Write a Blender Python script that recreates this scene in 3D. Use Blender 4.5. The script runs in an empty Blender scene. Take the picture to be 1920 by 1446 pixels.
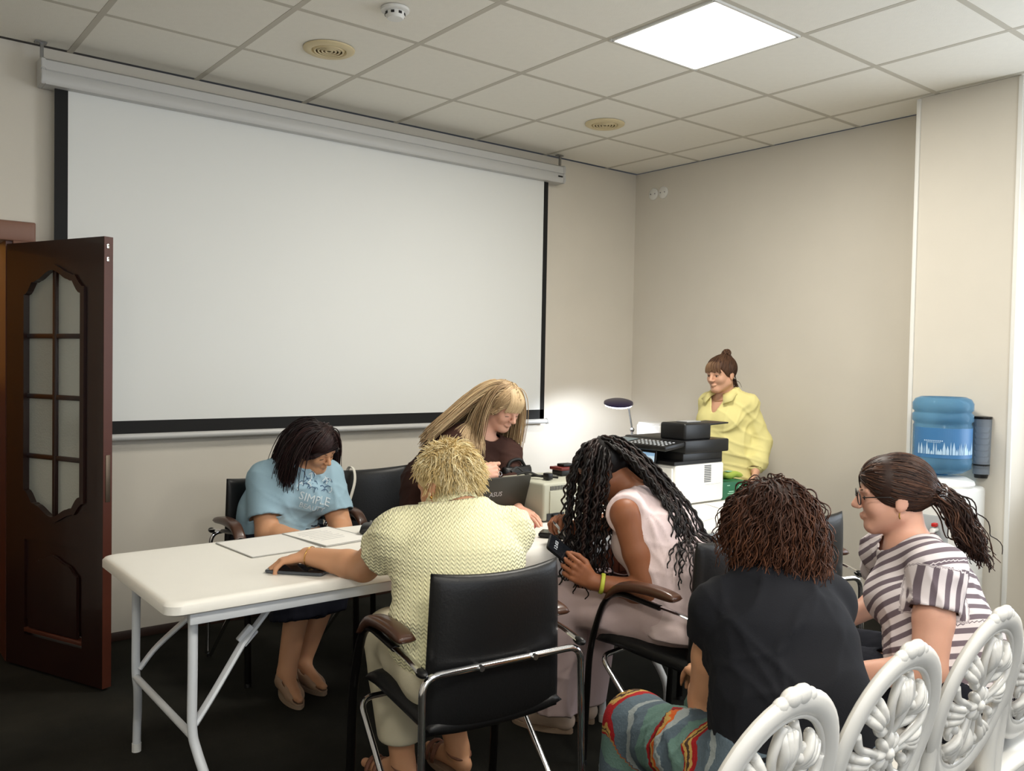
import bpy, bmesh, math, random
import numpy as np
from mathutils import Vector, Matrix, Euler
from mathutils.bvhtree import BVHTree

# ------------------------------------------------------------------ camera, light, exposure
SC = bpy.context.scene
COL = SC.collection
RH = 2.878                       # room height
CAM_LOC = (-4.52347, -3.97574, 1.44134)
CAM_F = 1614.14                  # focal length in pixels of the 1920 px wide frame
YAW, PITCH, ROLL = 0.674493, -0.0279283, 0.0179752

cam = bpy.data.cameras.new('camera')
cam.sensor_fit = 'HORIZONTAL'
cam.sensor_width = 36.0
cam.lens = CAM_F / 1920 * 36.0
cam.clip_start = 0.05
camo = bpy.data.objects.new('camera', cam)
COL.objects.link(camo)
fwd = Vector((math.sin(YAW) * math.cos(PITCH), math.cos(YAW) * math.cos(PITCH), math.sin(PITCH)))
rgt = Vector((math.cos(YAW), -math.sin(YAW), 0))
upv = rgt.cross(fwd)
r2 = rgt * math.cos(ROLL) + upv * math.sin(ROLL)
u2 = -rgt * math.sin(ROLL) + upv * math.cos(ROLL)
camo.matrix_world = Matrix(((r2.x, u2.x, -fwd.x, CAM_LOC[0]), (r2.y, u2.y, -fwd.y, CAM_LOC[1]),
                            (r2.z, u2.z, -fwd.z, CAM_LOC[2]), (0, 0, 0, 1)))
SC.camera = camo

world = bpy.data.worlds.new('world')
SC.world = world
world.use_nodes = True
world.node_tree.nodes['Background'].inputs[0].default_value = (0.62, 0.74, 1.0, 1)
world.node_tree.nodes['Background'].inputs[1].default_value = 0.6

def area_light(name, loc, rot, sx, sy, power, color):
    l = bpy.data.lights.new(name, 'AREA')
    l.shape = 'RECTANGLE'
    l.size, l.size_y, l.energy, l.color = sx, sy, power, color
    o = bpy.data.objects.new(name, l)
    o.location = loc
    o.rotation_euler = rot
    COL.objects.link(o)
    return o

# daylight entering by the window in the right-hand wall, plus fill added behind the camera
area_light('window_daylight', (0.36, -3.65, 1.62), (0, math.radians(90), 0), 1.5, 2.3, 60, (0.86, 0.93, 1.0))
area_light('rear_fill', (-3.4, -5.36, 1.62), (math.radians(90), 0, 0), 3.4, 1.5, 36, (0.90, 0.95, 1.0))
PANEL_POWER = 47
SC.view_settings.view_transform = 'Standard'
SC.view_settings.look = 'None'
SC.view_settings.gamma = 1.0
SC.view_settings.use_curve_mapping = False
SC.view_settings.exposure = -0.12

# ------------------------------------------------------------------ materials
MATS = {}
def srgb(r, g, b):
    f = lambda c: (c / 255 / 12.92) if c / 255 <= 0.04045 else ((c / 255 + 0.055) / 1.055) ** 2.4
    return (f(r), f(g), f(b), 1.0)

def mat(name, rgb, rough=0.6, metal=0.0, var=0.0, vscale=8.0, bump=0.0, bscale=60.0, spec=0.5, trans=0.0, emit=None,
        estr=0.0, sheen=0.0, ior=1.45, coat=0.0, alpha=1.0, sss=0.0, bdist=0.002):
    if name in MATS: return MATS[name]
    m = bpy.data.materials.new(name)
    m.use_nodes = True
    nt = m.node_tree
    b = nt.nodes['Principled BSDF']
    c = srgb(*rgb)
    b.inputs['Base Color'].default_value = c
    b.inputs['Roughness'].default_value = rough
    b.inputs['Metallic'].default_value = metal
    b.inputs['Specular IOR Level'].default_value = spec
    b.inputs['Transmission Weight'].default_value = trans
    b.inputs['IOR'].default_value = ior
    b.inputs['Sheen Weight'].default_value = sheen
    b.inputs['Coat Weight'].default_value = coat
    b.inputs['Alpha'].default_value = alpha
    if sss:
        b.inputs['Subsurface Weight'].default_value = sss
        b.inputs['Subsurface Radius'].default_value = (0.012, 0.005, 0.003)
        b.inputs['Subsurface Scale'].default_value = 0.5
    if emit:
        b.inputs['Emission Color'].default_value = srgb(*emit)
        b.inputs['Emission Strength'].default_value = estr
    if var or bump:
        tc = nt.nodes.new('ShaderNodeTexCoord')
    if var:
        n = nt.nodes.new('ShaderNodeTexNoise')
        n.inputs['Scale'].default_value = vscale
        n.inputs['Detail'].default_value = 5
        nt.links.new(tc.outputs['Object'], n.inputs['Vector'])
        mx = nt.nodes.new('ShaderNodeMix')
        mx.data_type = 'RGBA'
        mx.inputs[6].default_value = tuple(max(0, c[i] * (1 - var)) for i in range(3)) + (1,)
        mx.inputs[7].default_value = tuple(min(1, c[i] * (1 + var)) for i in range(3)) + (1,)
        nt.links.new(n.outputs['Fac'], mx.inputs[0])
        nt.links.new(mx.outputs[2], b.inputs['Base Color'])
    if bump:
        n2 = nt.nodes.new('ShaderNodeTexNoise')
        n2.inputs['Scale'].default_value = bscale
        n2.inputs['Detail'].default_value = 4
        nt.links.new(tc.outputs['Object'], n2.inputs['Vector'])
        bp = nt.nodes.new('ShaderNodeBump')
        bp.inputs['Strength'].default_value = bump
        bp.inputs['Distance'].default_value = bdist
        nt.links.new(n2.outputs['Fac'], bp.inputs['Height'])
        nt.links.new(bp.outputs['Normal'], b.inputs['Normal'])
    MATS[name] = m
    return m

def ramp_mat(name, stops, attr='s', rough=0.6, spec=0.5, periodic=None, bump=0.0, bscale=80, noise=0.0, nscale=40,
             interp='LINEAR', sheen=0.0, metal=0.0):
    """colour from the float point attribute `attr` through a colour ramp"""
    if name in MATS: return MATS[name]
    m = bpy.data.materials.new(name)
    m.use_nodes = True
    nt = m.node_tree
    b = nt.nodes['Principled BSDF']
    b.inputs['Roughness'].default_value = rough
    b.inputs['Specular IOR Level'].default_value = spec
    b.inputs['Sheen Weight'].default_value = sheen
    b.inputs['Metallic'].default_value = metal
    a = nt.nodes.new('ShaderNodeAttribute')
    a.attribute_name = attr
    src = a.outputs['Fac']
    tc = nt.nodes.new('ShaderNodeTexCoord')
    if noise:
        n = nt.nodes.new('ShaderNodeTexNoise')
        n.inputs['Scale'].default_value = nscale
        n.inputs['Detail'].default_value = 4
        nt.links.new(tc.outputs['Object'], n.inputs['Vector'])
        ma = nt.nodes.new('ShaderNodeMath')
        ma.operation = 'MULTIPLY_ADD'
        ma.inputs[1].default_value = noise
        nt.links.new(n.outputs['Fac'], ma.inputs[0])
        nt.links.new(src, ma.inputs[2])
        src = ma.outputs[0]
    if periodic:
        d = nt.nodes.new('ShaderNodeMath')
        d.operation = 'DIVIDE'
        d.inputs[1].default_value = periodic
        nt.links.new(src, d.inputs[0])
        f = nt.nodes.new('ShaderNodeMath')
        f.operation = 'FRACT'
        nt.links.new(d.outputs[0], f.inputs[0])
        src = f.outputs[0]
    r = nt.nodes.new('ShaderNodeValToRGB')
    r.color_ramp.interpolation = interp
    els = r.color_ramp.elements
    els[0].position, els[0].color = stops[0][0], srgb(*stops[0][1])
    els[1].position, els[1].color = stops[-1][0], srgb(*stops[-1][1])
    for p, c in stops[1:-1]:
        e = els.new(p)
        e.color = srgb(*c)
    nt.links.new(src, r.inputs[0])
    nt.links.new(r.outputs[0], b.inputs['Base Color'])
    if bump:
        n2 = nt.nodes.new('ShaderNodeTexNoise')
        n2.inputs['Scale'].default_value = bscale
        nt.links.new(tc.outputs['Object'], n2.inputs['Vector'])
        bp = nt.nodes.new('ShaderNodeBump')
        bp.inputs['Strength'].default_value = bump
        bp.inputs['Distance'].default_value = 0.002
        nt.links.new(n2.outputs['Fac'], bp.inputs['Height'])
        nt.links.new(bp.outputs['Normal'], b.inputs['Normal'])
    MATS[name] = m
    return m

# ------------------------------------------------------------------ mesh helpers
def tag(o, label=None, cat=None, group=None, kind=None):
    if label: o['label'] = label
    if cat: o['category'] = cat
    if group: o['group'] = group
    if kind: o['kind'] = kind
    return o

def empty(name, loc=(0, 0, 0), rz=0.0, label=None, cat=None, group=None, kind=None):
    o = bpy.data.objects.new(name, None)
    o.empty_display_size = 0.1
    COL.objects.link(o)
    o.location = loc
    o.rotation_euler = (0, 0, rz)
    return tag(o, label, cat, group, kind)

def link(name, me, m, parent=None, loc=(0, 0, 0), rot=(0, 0, 0)):
    o = bpy.data.objects.new(name, me)
    COL.objects.link(o)
    if m is not None and not len(me.materials): me.materials.append(m)
    o.parent = parent
    o.location = loc
    o.rotation_euler = rot
    return o

def copy_tree(o, parent=None):
    c = o.copy()
    COL.objects.link(c)
    c.parent = parent
    for ch in o.children: copy_tree(ch, c)
    return c

def np_mesh(name, V, F, smooth=True):
    me = bpy.data.meshes.new(name)
    V = np.asarray(V, np.float32)
    F = np.asarray(F, np.int32)
    n, k = F.shape
    me.vertices.add(len(V))
    me.vertices.foreach_set('co', V.ravel())
    me.loops.add(n * k)
    me.loops.foreach_set('vertex_index', F.ravel())
    me.polygons.add(n)
    me.polygons.foreach_set('loop_start', np.arange(0, n * k, k, dtype=np.int32))
    me.polygons.foreach_set('loop_total', np.full(n, k, np.int32))
    me.polygons.foreach_set('use_smooth', np.full(n, smooth, bool))
    me.update(calc_edges=True)
    return me

def set_attr(me, name, vals):
    a = me.attributes.new(name, 'FLOAT', 'POINT')
    a.data.foreach_set('value', np.asarray(vals, np.float32))

class MB:
    """collects simple shapes for ONE part and links them as one mesh object"""
    def __init__(s):
        s.bm = bmesh.new()
    def box(s, c, size, rot=None, bev=0.0, seg=2):
        r = bmesh.ops.create_cube(s.bm, size=1.0)
        vs = r['verts']
        M = Matrix.Translation(Vector(c)) @ ((Euler(rot).to_matrix().to_4x4()) if rot else Matrix()) @ Matrix.Diagonal(Vector(size).to_4d())
        bmesh.ops.transform(s.bm, matrix=M, verts=vs)
        if bev:
            es = list({e for v in vs for e in v.link_edges})
            bmesh.ops.bevel(s.bm, geom=es, offset=bev, segments=seg, affect='EDGES', profile=0.5)
        return s
    def tube(s, pts, r, n=10, flat=1.0, up=None, caps=True, closed=False):
        pts = [Vector(p) for p in pts]
        N = len(pts)
        rs = r if isinstance(r, (list, tuple)) else [r] * N
        rings = []
        prev = None
        for i, p in enumerate(pts):
            if closed: t = pts[(i + 1) % N] - pts[i - 1]
            elif i == 0: t = pts[1] - p
            elif i == N - 1: t = p - pts[i - 1]
            else: t = (pts[i + 1] - p).normalized() + (p - pts[i - 1]).normalized()
            t.normalize()
            if prev is None:
                a = Vector(up) if up else (Vector((0, 0, 1)) if abs(t.z) < 0.9 else Vector((1, 0, 0)))
            else: a = prev
            a = (a - t * a.dot(t)).normalized()
            prev = a
            b = t.cross(a)
            rings.append([s.bm.verts.new(p + (a * math.cos(2 * math.pi * k / n) + b * math.sin(2 * math.pi * k / n) * flat) * rs[i]) for k in range(n)])
        for i in range(N if closed else N - 1):
            A, B = rings[i], rings[(i + 1) % N]
            for k in range(n):
                s.bm.faces.new((A[k], A[(k + 1) % n], B[(k + 1) % n], B[k]))
        if caps and not closed:
            s.bm.faces.new(rings[0][::-1])
            s.bm.faces.new(rings[-1])
        return s
    def lathe(s, prof, n=24, c=(0, 0, 0), M=None):
        """profile of (radius, height) about the local z axis"""
        M = M or Matrix.Translation(Vector(c))
        rings = []
        for r, z in prof:
            if r < 1e-6: rings.append([s.bm.verts.new(M @ Vector((0, 0, z)))])
            else: rings.append([s.bm.verts.new(M @ Vector((r * math.cos(2 * math.pi * k / n), r * math.sin(2 * math.pi * k / n), z))) for k in range(n)])
        for A, B in zip(rings, rings[1:]):
            for k in range(n):
                k2 = (k + 1) % n
                if len(A) == 1 and len(B) == 1: continue
                if len(A) == 1: s.bm.faces.new((A[0], B[k2], B[k]))
                elif len(B) == 1: s.bm.faces.new((A[k], A[k2], B[0]))
                else: s.bm.faces.new((A[k], A[k2], B[k2], B[k]))
        return s
    def prism(s, pts, h, M=None, bev=0.0):
        """outline in local xy extruded by h along z"""
        M = M or Matrix()
        v = [s.bm.verts.new(M @ Vector((x, y, 0))) for x, y in pts]
        f = s.bm.faces.new(v)
        ext = bmesh.ops.extrude_face_region(s.bm, geom=[f])
        nv = [e for e in ext['geom'] if isinstance(e, bmesh.types.BMVert)]
        d = M.to_3x3() @ Vector((0, 0, h))
        bmesh.ops.translate(s.bm, vec=d, verts=nv)
        if bev:
            es = list({e for vv in v + nv for e in vv.link_edges})
            bmesh.ops.bevel(s.bm, geom=es, offset=bev, segments=2, affect='EDGES')
        return s
    def sphere(s, c, r, seg=16, rings=10, scale=(1, 1, 1)):
        g = bmesh.ops.create_uvsphere(s.bm, u_segments=seg, v_segments=rings, radius=r)
        bmesh.ops.transform(s.bm, matrix=Matrix.Translation(Vector(c)) @ Matrix.Diagonal(Vector(scale).to_4d()), verts=g['verts'])
        return s
    def quad(s, pts):
        s.bm.faces.new([s.bm.verts.new(Vector(p)) for p in pts])
        return s
    def mesh(s, name, smooth=None):
        bmesh.ops.recalc_face_normals(s.bm, faces=s.bm.faces)
        me = bpy.data.meshes.new(name)
        s.bm.to_mesh(me)
        s.bm.free()
        if smooth is not None:
            me.polygons.foreach_set('use_smooth', [True] * len(me.polygons))
            if smooth < 180:
                me.set_sharp_from_angle(angle=math.radians(smooth))
        return me
    def build(s, name, m, parent=None, smooth=40, loc=(0, 0, 0), rot=(0, 0, 0)):
        return link(name, s.mesh(name, smooth), m, parent, loc, rot)

def arc(c, r, a0, a1, n, plane='xz'):
    out = []
    for i in range(n + 1):
        a = math.radians(a0 + (a1 - a0) * i / n)
        x, y = r * math.cos(a), r * math.sin(a)
        out.append({'xz': (c[0] + x, c[1], c[2] + y), 'yz': (c[0], c[1] + x, c[2] + y), 'xy': (c[0] + x, c[1] + y, c[2])}[plane])
    return out

def rrect(w, h, r, n=6):
    pts = []
    for cx, cy, a in ((w / 2 - r, h / 2 - r, 0), (-w / 2 + r, h / 2 - r, 90), (-w / 2 + r, -h / 2 + r, 180), (w / 2 - r, -h / 2 + r, 270)):
        for i in range(n + 1):
            t = math.radians(a + 90 * i / n)
            pts.append((cx + r * math.cos(t), cy + r * math.sin(t)))
    return pts

def smooth_path(ctrl, n=8):
    """Catmull-Rom through control points"""
    P = [Vector(p) for p in ctrl]
    P = [P[0] * 2 - P[1]] + P + [P[-1] * 2 - P[-2]]
    out = []
    for i in range(1, len(P) - 2):
        for k in range(n):
            t = k / n
            a, b, c, d = P[i - 1], P[i], P[i + 1], P[i + 2]
            out.append(0.5 * ((2 * b) + (c - a) * t + (2 * a - 5 * b + 4 * c - d) * t * t + (3 * b - a - 3 * c + d) * t ** 3))
    out.append(P[-2])
    return out

def fillet(pts, r, n=5):
    """rounds the inner corners of a polyline"""
    P = [Vector(p) for p in pts]
    out = [P[0]]
    for a, b, c in zip(P, P[1:], P[2:]):
        d0, d1 = (a - b), (c - b)
        rr = min(r, d0.length * 0.49, d1.length * 0.49)
        p0, p1 = b + d0.normalized() * rr, b + d1.normalized() * rr
        for i in range(n + 1):
            t = i / n
            out.append(p0 * (1 - t) ** 2 + b * 2 * t * (1 - t) + p1 * t * t)
    out.append(P[-1])
    return out

def text_mesh(name, body, size, M, m, parent=None, extrude=0.0006, align='CENTER'):
    cu = bpy.data.curves.new(name, 'FONT')
    cu.body, cu.size, cu.extrude = body, size, extrude
    cu.align_x, cu.align_y = align, 'CENTER'
    cu.resolution_u = 2
    o = bpy.data.objects.new(name, cu)
    COL.objects.link(o)
    dg = bpy.context.evaluated_depsgraph_get()
    me = bpy.data.meshes.new_from_object(o.evaluated_get(dg))
    bpy.data.objects.remove(o)
    bpy.data.curves.remove(cu)
    me.transform(M)
    me.materials.clear()
    return link(name, me, m, parent)
# ------------------------------------------------------------------ the room
YB, XR = 0.612, 0.32             # planes of the screen wall and of the right-hand wall
XL, YF = -6.6, -5.4
M_wall = mat('wallpaper', (214, 208, 196), 0.85, var=0.04, vscale=3, bump=0.12, bscale=260)
M_ceil = mat('ceiling_tile', (238, 235, 225), 0.9, var=0.03, vscale=30, bump=0.35, bscale=180)
M_rail = mat('ceiling_rail', (196, 191, 178), 0.7)
M_wood = mat('mahogany', (36, 17, 13), 0.33, var=0.25, vscale=5, bump=0.05, bscale=30, coat=0.2)
M_woodr = mat('mahogany_edge', (80, 40, 28), 0.4, var=0.2, vscale=9)
M_black = mat('black_plastic', (18, 18, 19), 0.4, bump=0.05, bscale=300)
M_white = mat('white_plastic', (226, 226, 222), 0.42, var=0.02)
M_chrome = mat('chrome', (225, 225, 228), 0.12, 1.0)
M_steel = mat('steel', (150, 150, 150), 0.35, 1.0)

def carpet():
    m = mat('carpet', (30, 30, 27), 0.95, bump=0.6, bscale=420, spec=0.1)
    nt = m.node_tree
    b = nt.nodes['Principled BSDF']
    tc = nt.nodes.new('ShaderNodeTexCoord')
    n = nt.nodes.new('ShaderNodeTexNoise')
    n.inputs['Scale'].default_value = 3.0
    n.inputs['Detail'].default_value = 8
    w = nt.nodes.new('ShaderNodeTexVoronoi')
    w.inputs['Scale'].default_value = 70
    r = nt.nodes.new('ShaderNodeValToRGB')
    r.color_ramp.elements[0].position = 0.3
    r.color_ramp.elements[0].color = srgb(30, 30, 27)
    r.color_ramp.elements[1].position = 0.7
    r.color_ramp.elements[1].color = srgb(44, 43, 38)
    r2 = nt.nodes.new('ShaderNodeValToRGB')
    r2.color_ramp.elements[0].position = 0.0
    r2.color_ramp.elements[0].color = srgb(66, 62, 52)
    r2.color_ramp.elements[1].position = 0.13
    r2.color_ramp.elements[1].color = (0, 0, 0, 1)
    ad = nt.nodes.new('ShaderNodeMix')
    ad.data_type = 'RGBA'
    ad.blend_type = 'ADD'
    ad.inputs[0].default_value = 0.5
    nt.links.new(tc.outputs['Object'], n.inputs['Vector'])
    nt.links.new(tc.outputs['Object'], w.inputs['Vector'])
    nt.links.new(n.outputs['Fac'], r.inputs[0])
    nt.links.new(w.outputs['Distance'], r2.inputs[0])
    nt.links.new(r.outputs[0], ad.inputs[6])
    nt.links.new(r2.outputs[0], ad.inputs[7])
    nt.links.new(ad.outputs[2], b.inputs['Base Color'])
    return m
M_carpet = carpet()

fl = MB().box(((XL + XR) / 2, (YB + YF) / 2 + 0.7, -0.05), (XR - XL + 0.6, YB - YF + 2.0, 0.1)).build('floor', M_carpet)
tag(fl, 'dark charcoal carpet with faint pale flecks', kind='structure')

# screen wall with the doorway at its left end
DX0, DX1, DZ = -4.72, -3.84, 1.96
wb = MB()
wb.box(((DX1 + XR + 0.2) / 2, YB + 0.1, RH / 2), (XR + 0.2 - DX1, 0.2, RH))
wb.box(((XL + DX0) / 2, YB + 0.1, RH / 2), (DX0 - XL, 0.2, RH))
wb.box(((DX0 + DX1) / 2, YB + 0.1, (DZ + RH) / 2), (DX1 - DX0, 0.2, RH - DZ))
tag(wb.build('wall_back', M_wall), 'pale wallpapered wall behind the projection screen', kind='structure')
wr = MB().box((XR + 0.1, (YB - 1.72) / 2, RH / 2), (0.2, YB + 1.72, RH)).build('wall_right', M_wall)
tag(wr, 'pale wall behind the standing woman in yellow', kind='structure')
pil = MB().box((0.03 + 0.245, (-1.708 - 2.205) / 2, RH / 2), (0.49, 2.205 - 1.708, RH)).build('wall_pillar', M_wall)
tag(pil, 'projecting wall pier behind the water cooler', kind='structure')
# wall beyond the pier, with the window out of frame to the right
ww = MB()
ww.box((XR + 0.1, (-2.2 - 2.45) / 2, RH / 2), (0.2, 0.25, RH))
ww.box((XR + 0.1, (-4.85 - 5.4) / 2, RH / 2), (0.2, 0.6, RH))
ww.box((XR + 0.1, -3.65, 0.43), (0.2, 2.4, 0.86))
ww.box((XR + 0.1, -3.65, (2.38 + RH) / 2), (0.2, 2.4, RH - 2.38))
tag(ww.build('wall_window', M_wall), 'wall with the window beside the white chairs', kind='structure')
win = empty('window_1', (XR + 0.1, -3.65, 1.62), kind='structure', label='white framed window in the right-hand wall')
M_frame = mat('window_frame', (235, 235, 232), 0.35)
for y in (-1.17, 0.0, 1.17): MB().box((0, y, 0), (0.07, 0.06, 1.52), bev=0.006).build('window_frame', M_frame, win)
for z in (-0.74, 0.74): MB().box((0, 0, z), (0.07, 2.4, 0.06), bev=0.006).build('window_frame', M_frame, win)
MB().box((-0.14, 0, -0.785), (0.26, 2.5, 0.03), bev=0.006).build('window_sill', M_frame, win)
wl = MB().box((XL - 0.1, (YB + YF) / 2, RH / 2), (0.2, YB - YF + 0.4, RH)).build('wall_left', M_wall)
tag(wl, 'pale side wall left of the doorway', kind='structure')
wfb = MB()
wfb.box(((XL - 5.1) / 2, YF - 0.1, RH / 2), (-5.1 - XL, 0.2, RH)).box(((-1.7 + XR) / 2 + 0.15, YF - 0.1, RH / 2), (XR + 2.0, 0.2, RH))
wfb.box((-3.4, YF - 0.1, 0.43), (3.4, 0.2, 0.86)).box((-3.4, YF - 0.1, (2.38 + RH) / 2), (3.4, 0.2, RH - 2.38))
wf = wfb.build('wall_front', M_wall)
win2 = empty('window_added', (-3.4, YF - 0.1, 1.62), kind='structure', label='wide white framed window in the wall behind the camera')  # unseen window added to go with the rear fill light
for x in (-1.67, -0.56, 0.56, 1.67): MB().box((x, 0, 0), (0.06, 0.07, 1.52), bev=0.006).build('window_frame', mat('window_frame', (235, 235, 232), 0.35), win2)
for z in (-0.74, 0.74): MB().box((0, 0, z), (3.4, 0.07, 0.06), bev=0.006).build('window_frame', MATS['window_frame'], win2)
tag(wf, 'pale wall at the back of the room', kind='structure')
M_bead = mat('corner_bead', (230, 229, 224), 0.5)
for i, (x, y) in enumerate(((0.026, -1.706), (0.026, -2.207))):
    tag(MB().box((x, y, RH / 2), (0.014, 0.022, RH - 0.01), bev=0.004).build('trim_%d' % (i + 1), M_bead),
        'white corner bead on the %s edge of the wall pier' % ('far', 'near')[i], kind='structure')
M_base = mat('baseboard', (52, 34, 26), 0.5)
tag(MB().box(((DX1 + 0.1 + XR) / 2, YB - 0.008, 0.022), (XR - DX1 - 0.1, 0.016, 0.044), bev=0.004).build('baseboard_back', M_base), 'low dark brown skirting under the screen', kind='structure')
tag(MB().box((XR - 0.008, (YB - 1.7) / 2, 0.022), (0.016, YB + 1.69, 0.044), bev=0.004).build('baseboard_right', M_base), 'low dark brown skirting of the right-hand wall', kind='structure')

# ceiling: tiles lie on a grid of rails, each tile a piece of its own
ce = MB().box(((XL + XR) / 2, (YB + YF) / 2, RH + 0.08), (XR - XL + 0.6, YB - YF + 0.6, 0.06)).build('ceiling', mat('ceiling_slab', (150, 148, 142), 0.9))
tag(ce, 'suspended ceiling of square white mineral tiles', kind='structure')
PX, PY = (-1.8, -1.2), (-1.8, -1.2)          # the lit panel's cell
def span(i, lo, hi): return max(lo, i), min(hi, i + 0.6)
tiles = {}
xs = [0.0 + 0.6 * i for i in range(-11, 1)]
ys = [0.0 - 0.6 * j for j in range(0, 10)] + [0.6]
PANELS = [(-1.8, -1.8), (-5.4, -4.2), (-1.8, -4.2), (-3.6, -4.2)]
for x in xs:
    for y in ys:
        x0, x1 = max(x, XL), min(x + 0.6, XR)
        y0, y1 = max(y, YF), min(y + 0.6, YB)
        if x1 - x0 < 0.03 or y1 - y0 < 0.03: continue
        if any(abs(x - a) < 0.1 and abs(y - b) < 0.1 for a, b in PANELS): continue
        w, h = round(x1 - x0 - 0.022, 3), round(y1 - y0 - 0.022, 3)
        if (w, h) not in tiles:
            tiles[(w, h)] = MB().box((0, 0, 0.01), (w, h, 0.02), bev=0.003, seg=1).mesh('ceiling_tile')
        link('ceiling_tile', tiles[(w, h)], M_ceil, ce, ((x0 + x1) / 2, (y0 + y1) / 2, RH + 0.002))
for x in xs[1:]:
    MB().box((x, (YB + YF) / 2, RH + 0.008), (0.026, YB - YF, 0.014)).build('grid_rail', M_rail, ce)
for y in ys[:-1]:
    MB().box(((XL + XR) / 2, y, RH + 0.0085), (XR - XL, 0.026, 0.014)).build('grid_rail', M_rail, ce)

M_led = mat('led_panel', (255, 250, 238), 0.5, emit=(255, 246, 228), estr=9.0)
for k, (px, py) in enumerate(PANELS):
    t = empty('ceiling_light', (px + 0.3, py + 0.3, RH),
              label=['bright square LED panel lit in the ceiling above the tables', 'square LED panel in the ceiling over the left rear of the room',
                     'square LED panel in the ceiling by the window', 'square LED panel in the ceiling behind the camera'][k], cat='light', group='ceiling LED panels')
    MB().prism(rrect(0.555, 0.555, 0.02), 0.006).build('diffuser', M_led, t, loc=(0, 0, -0.006))
    f = MB()
    for sx, sy, w, h in ((0, 0.283, 0.59, 0.012), (0, -0.283, 0.59, 0.012), (0.283, 0, 0.012, 0.566), (-0.283, 0, 0.012, 0.566)):
        f.box((sx, sy, 0.0), (w, h, 0.014))
    f.build('frame', M_white, t)
    area_light('panel_glow', (px + 0.3, py + 0.3, RH - 0.012), (0, 0, 0), 0.55, 0.55, PANEL_POWER if k == 0 else PANEL_POWER * 0.62, (1.0, 0.955, 0.87))

M_vent = mat('vent_cream', (216, 200, 160), 0.5)
M_ventd = mat('vent_throat', (120, 104, 66), 0.7)
for k, (x, y) in enumerate(((-2.684, -0.268), (-0.856, -0.236))):
    t = empty('ceiling_vent', (x, y, RH), label=('round cream air vent in the ceiling above the left of the screen', 'round cream air vent in the ceiling near the screen\'s right end')[k], cat='vent', group='round air vents')
    MB().lathe([(0.075, 0.0), (0.082, -0.012), (0.104, -0.014), (0.118, -0.006), (0.119, 0.0)], 40).build('rim', M_vent, t)
    MB().lathe([(0.0, -0.001), (0.076, -0.001)], 32).build('throat', M_ventd, t)
    for i in range(4):
        r = 0.014 + i * 0.017
        MB().lathe([(r - 0.004, -0.012), (r + 0.003, -0.014), (r + 0.010, -0.002), (r + 0.004, -0.002), (r - 0.004, -0.012)], 32).build('louvre_ring', M_vent, t)
sd = empty('smoke_detector', (-2.69, -0.872, RH), label='small white round smoke detector on the ceiling', cat='smoke detector')
MB().lathe([(0.0, -0.001), (0.058, -0.001), (0.058, -0.012), (0.05, -0.016), (0.0, -0.016)], 32).build('base_plate', M_white, sd)
MB().lathe([(0.04, -0.015), (0.04, -0.03), (0.032, -0.042), (0.0, -0.044)], 28).build('sensor_dome', M_white, sd)
for a in range(8):
    MB().box((0.04 * math.cos(a * 0.785), 0.04 * math.sin(a * 0.785), -0.025), (0.004, 0.014, 0.01), rot=(0, 0, a * 0.785)).build('sensor_slot', M_black, sd)
for k, y in enumerate((0.428, 0.333)):
    t = empty('wall_plate', (XR, y, 2.708), label=('round white blank plate on the wall, nearer the corner', 'round white blank plate on the wall, farther from the corner')[k], cat='plate', group='round wall plates')
    MB().lathe([(0.044, 0.0), (0.044, 0.006), (0.038, 0.011), (0.0, 0.012)], 28, M=Matrix.Rotation(-math.pi / 2, 4, 'Y')).build('cover', M_bead, t)
    for s in (-1, 1):
        MB().lathe([(0.0045, 0.0), (0.0045, 0.003), (0.0, 0.003)], 8, M=Matrix.Translation((-0.011, s * 0.02, 0)) @ Matrix.Rotation(-math.pi / 2, 4, 'Y')).build('screw', M_steel, t)

# doorway casing and the room behind it
M_case = mat('casing_wood', (124, 88, 72), 0.45, var=0.15, vscale=6)
tag(MB().box((DX1 + 0.047, YB - 0.013, (DZ + 0.09) / 2), (0.094, 0.026, DZ + 0.09), bev=0.006).build('trim_3', M_case), 'brown upright casing beside the doorway', kind='structure')
tag(MB().box(((DX0 + DX1) / 2 - 0.05, YB - 0.016, DZ + 0.043), (DX1 - DX0 + 0.28, 0.032, 0.094), bev=0.012).build('trim_4', M_case), 'brown casing across the top of the doorway', kind='structure')
tag(MB().box((DX1 - 0.012, YB + 0.1, DZ / 2), (0.03, 0.22, DZ)).build('trim_5', M_woodr), 'dark brown jamb lining the doorway', kind='structure')
bk = MB()
bk.box((-4.4, YB + 1.55, 1.3), (2.4, 0.05, 2.6)).box((-5.6, YB + 0.85, 1.3), (0.05, 1.4, 2.6)).box((-3.2, YB + 0.85, 1.3), (0.05, 1.4, 2.6)).box((-4.4, YB + 0.85, 2.6), (2.4, 1.4, 0.05))
tag(bk.build('wall_hall', mat('hall_wall', (214, 172, 104), 0.8)), 'warm yellow wall of the hall beyond the doorway', kind='structure')
hc = empty('hall_cabinet', (-3.98, YB + 1.2, 0), label='reddish brown cabinet in the hall beyond the doorway', cat='cabinet')
M_red = mat('cabinet_wood', (122, 52, 30), 0.4, var=0.2, vscale=7)
MB().box((0, 0, 0.62), (0.9, 0.45, 1.2), bev=0.01).build('body', M_red, hc)
MB().box((0, 0, 1.235), (0.96, 0.5, 0.03), bev=0.006).build('top', M_red, hc)
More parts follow.
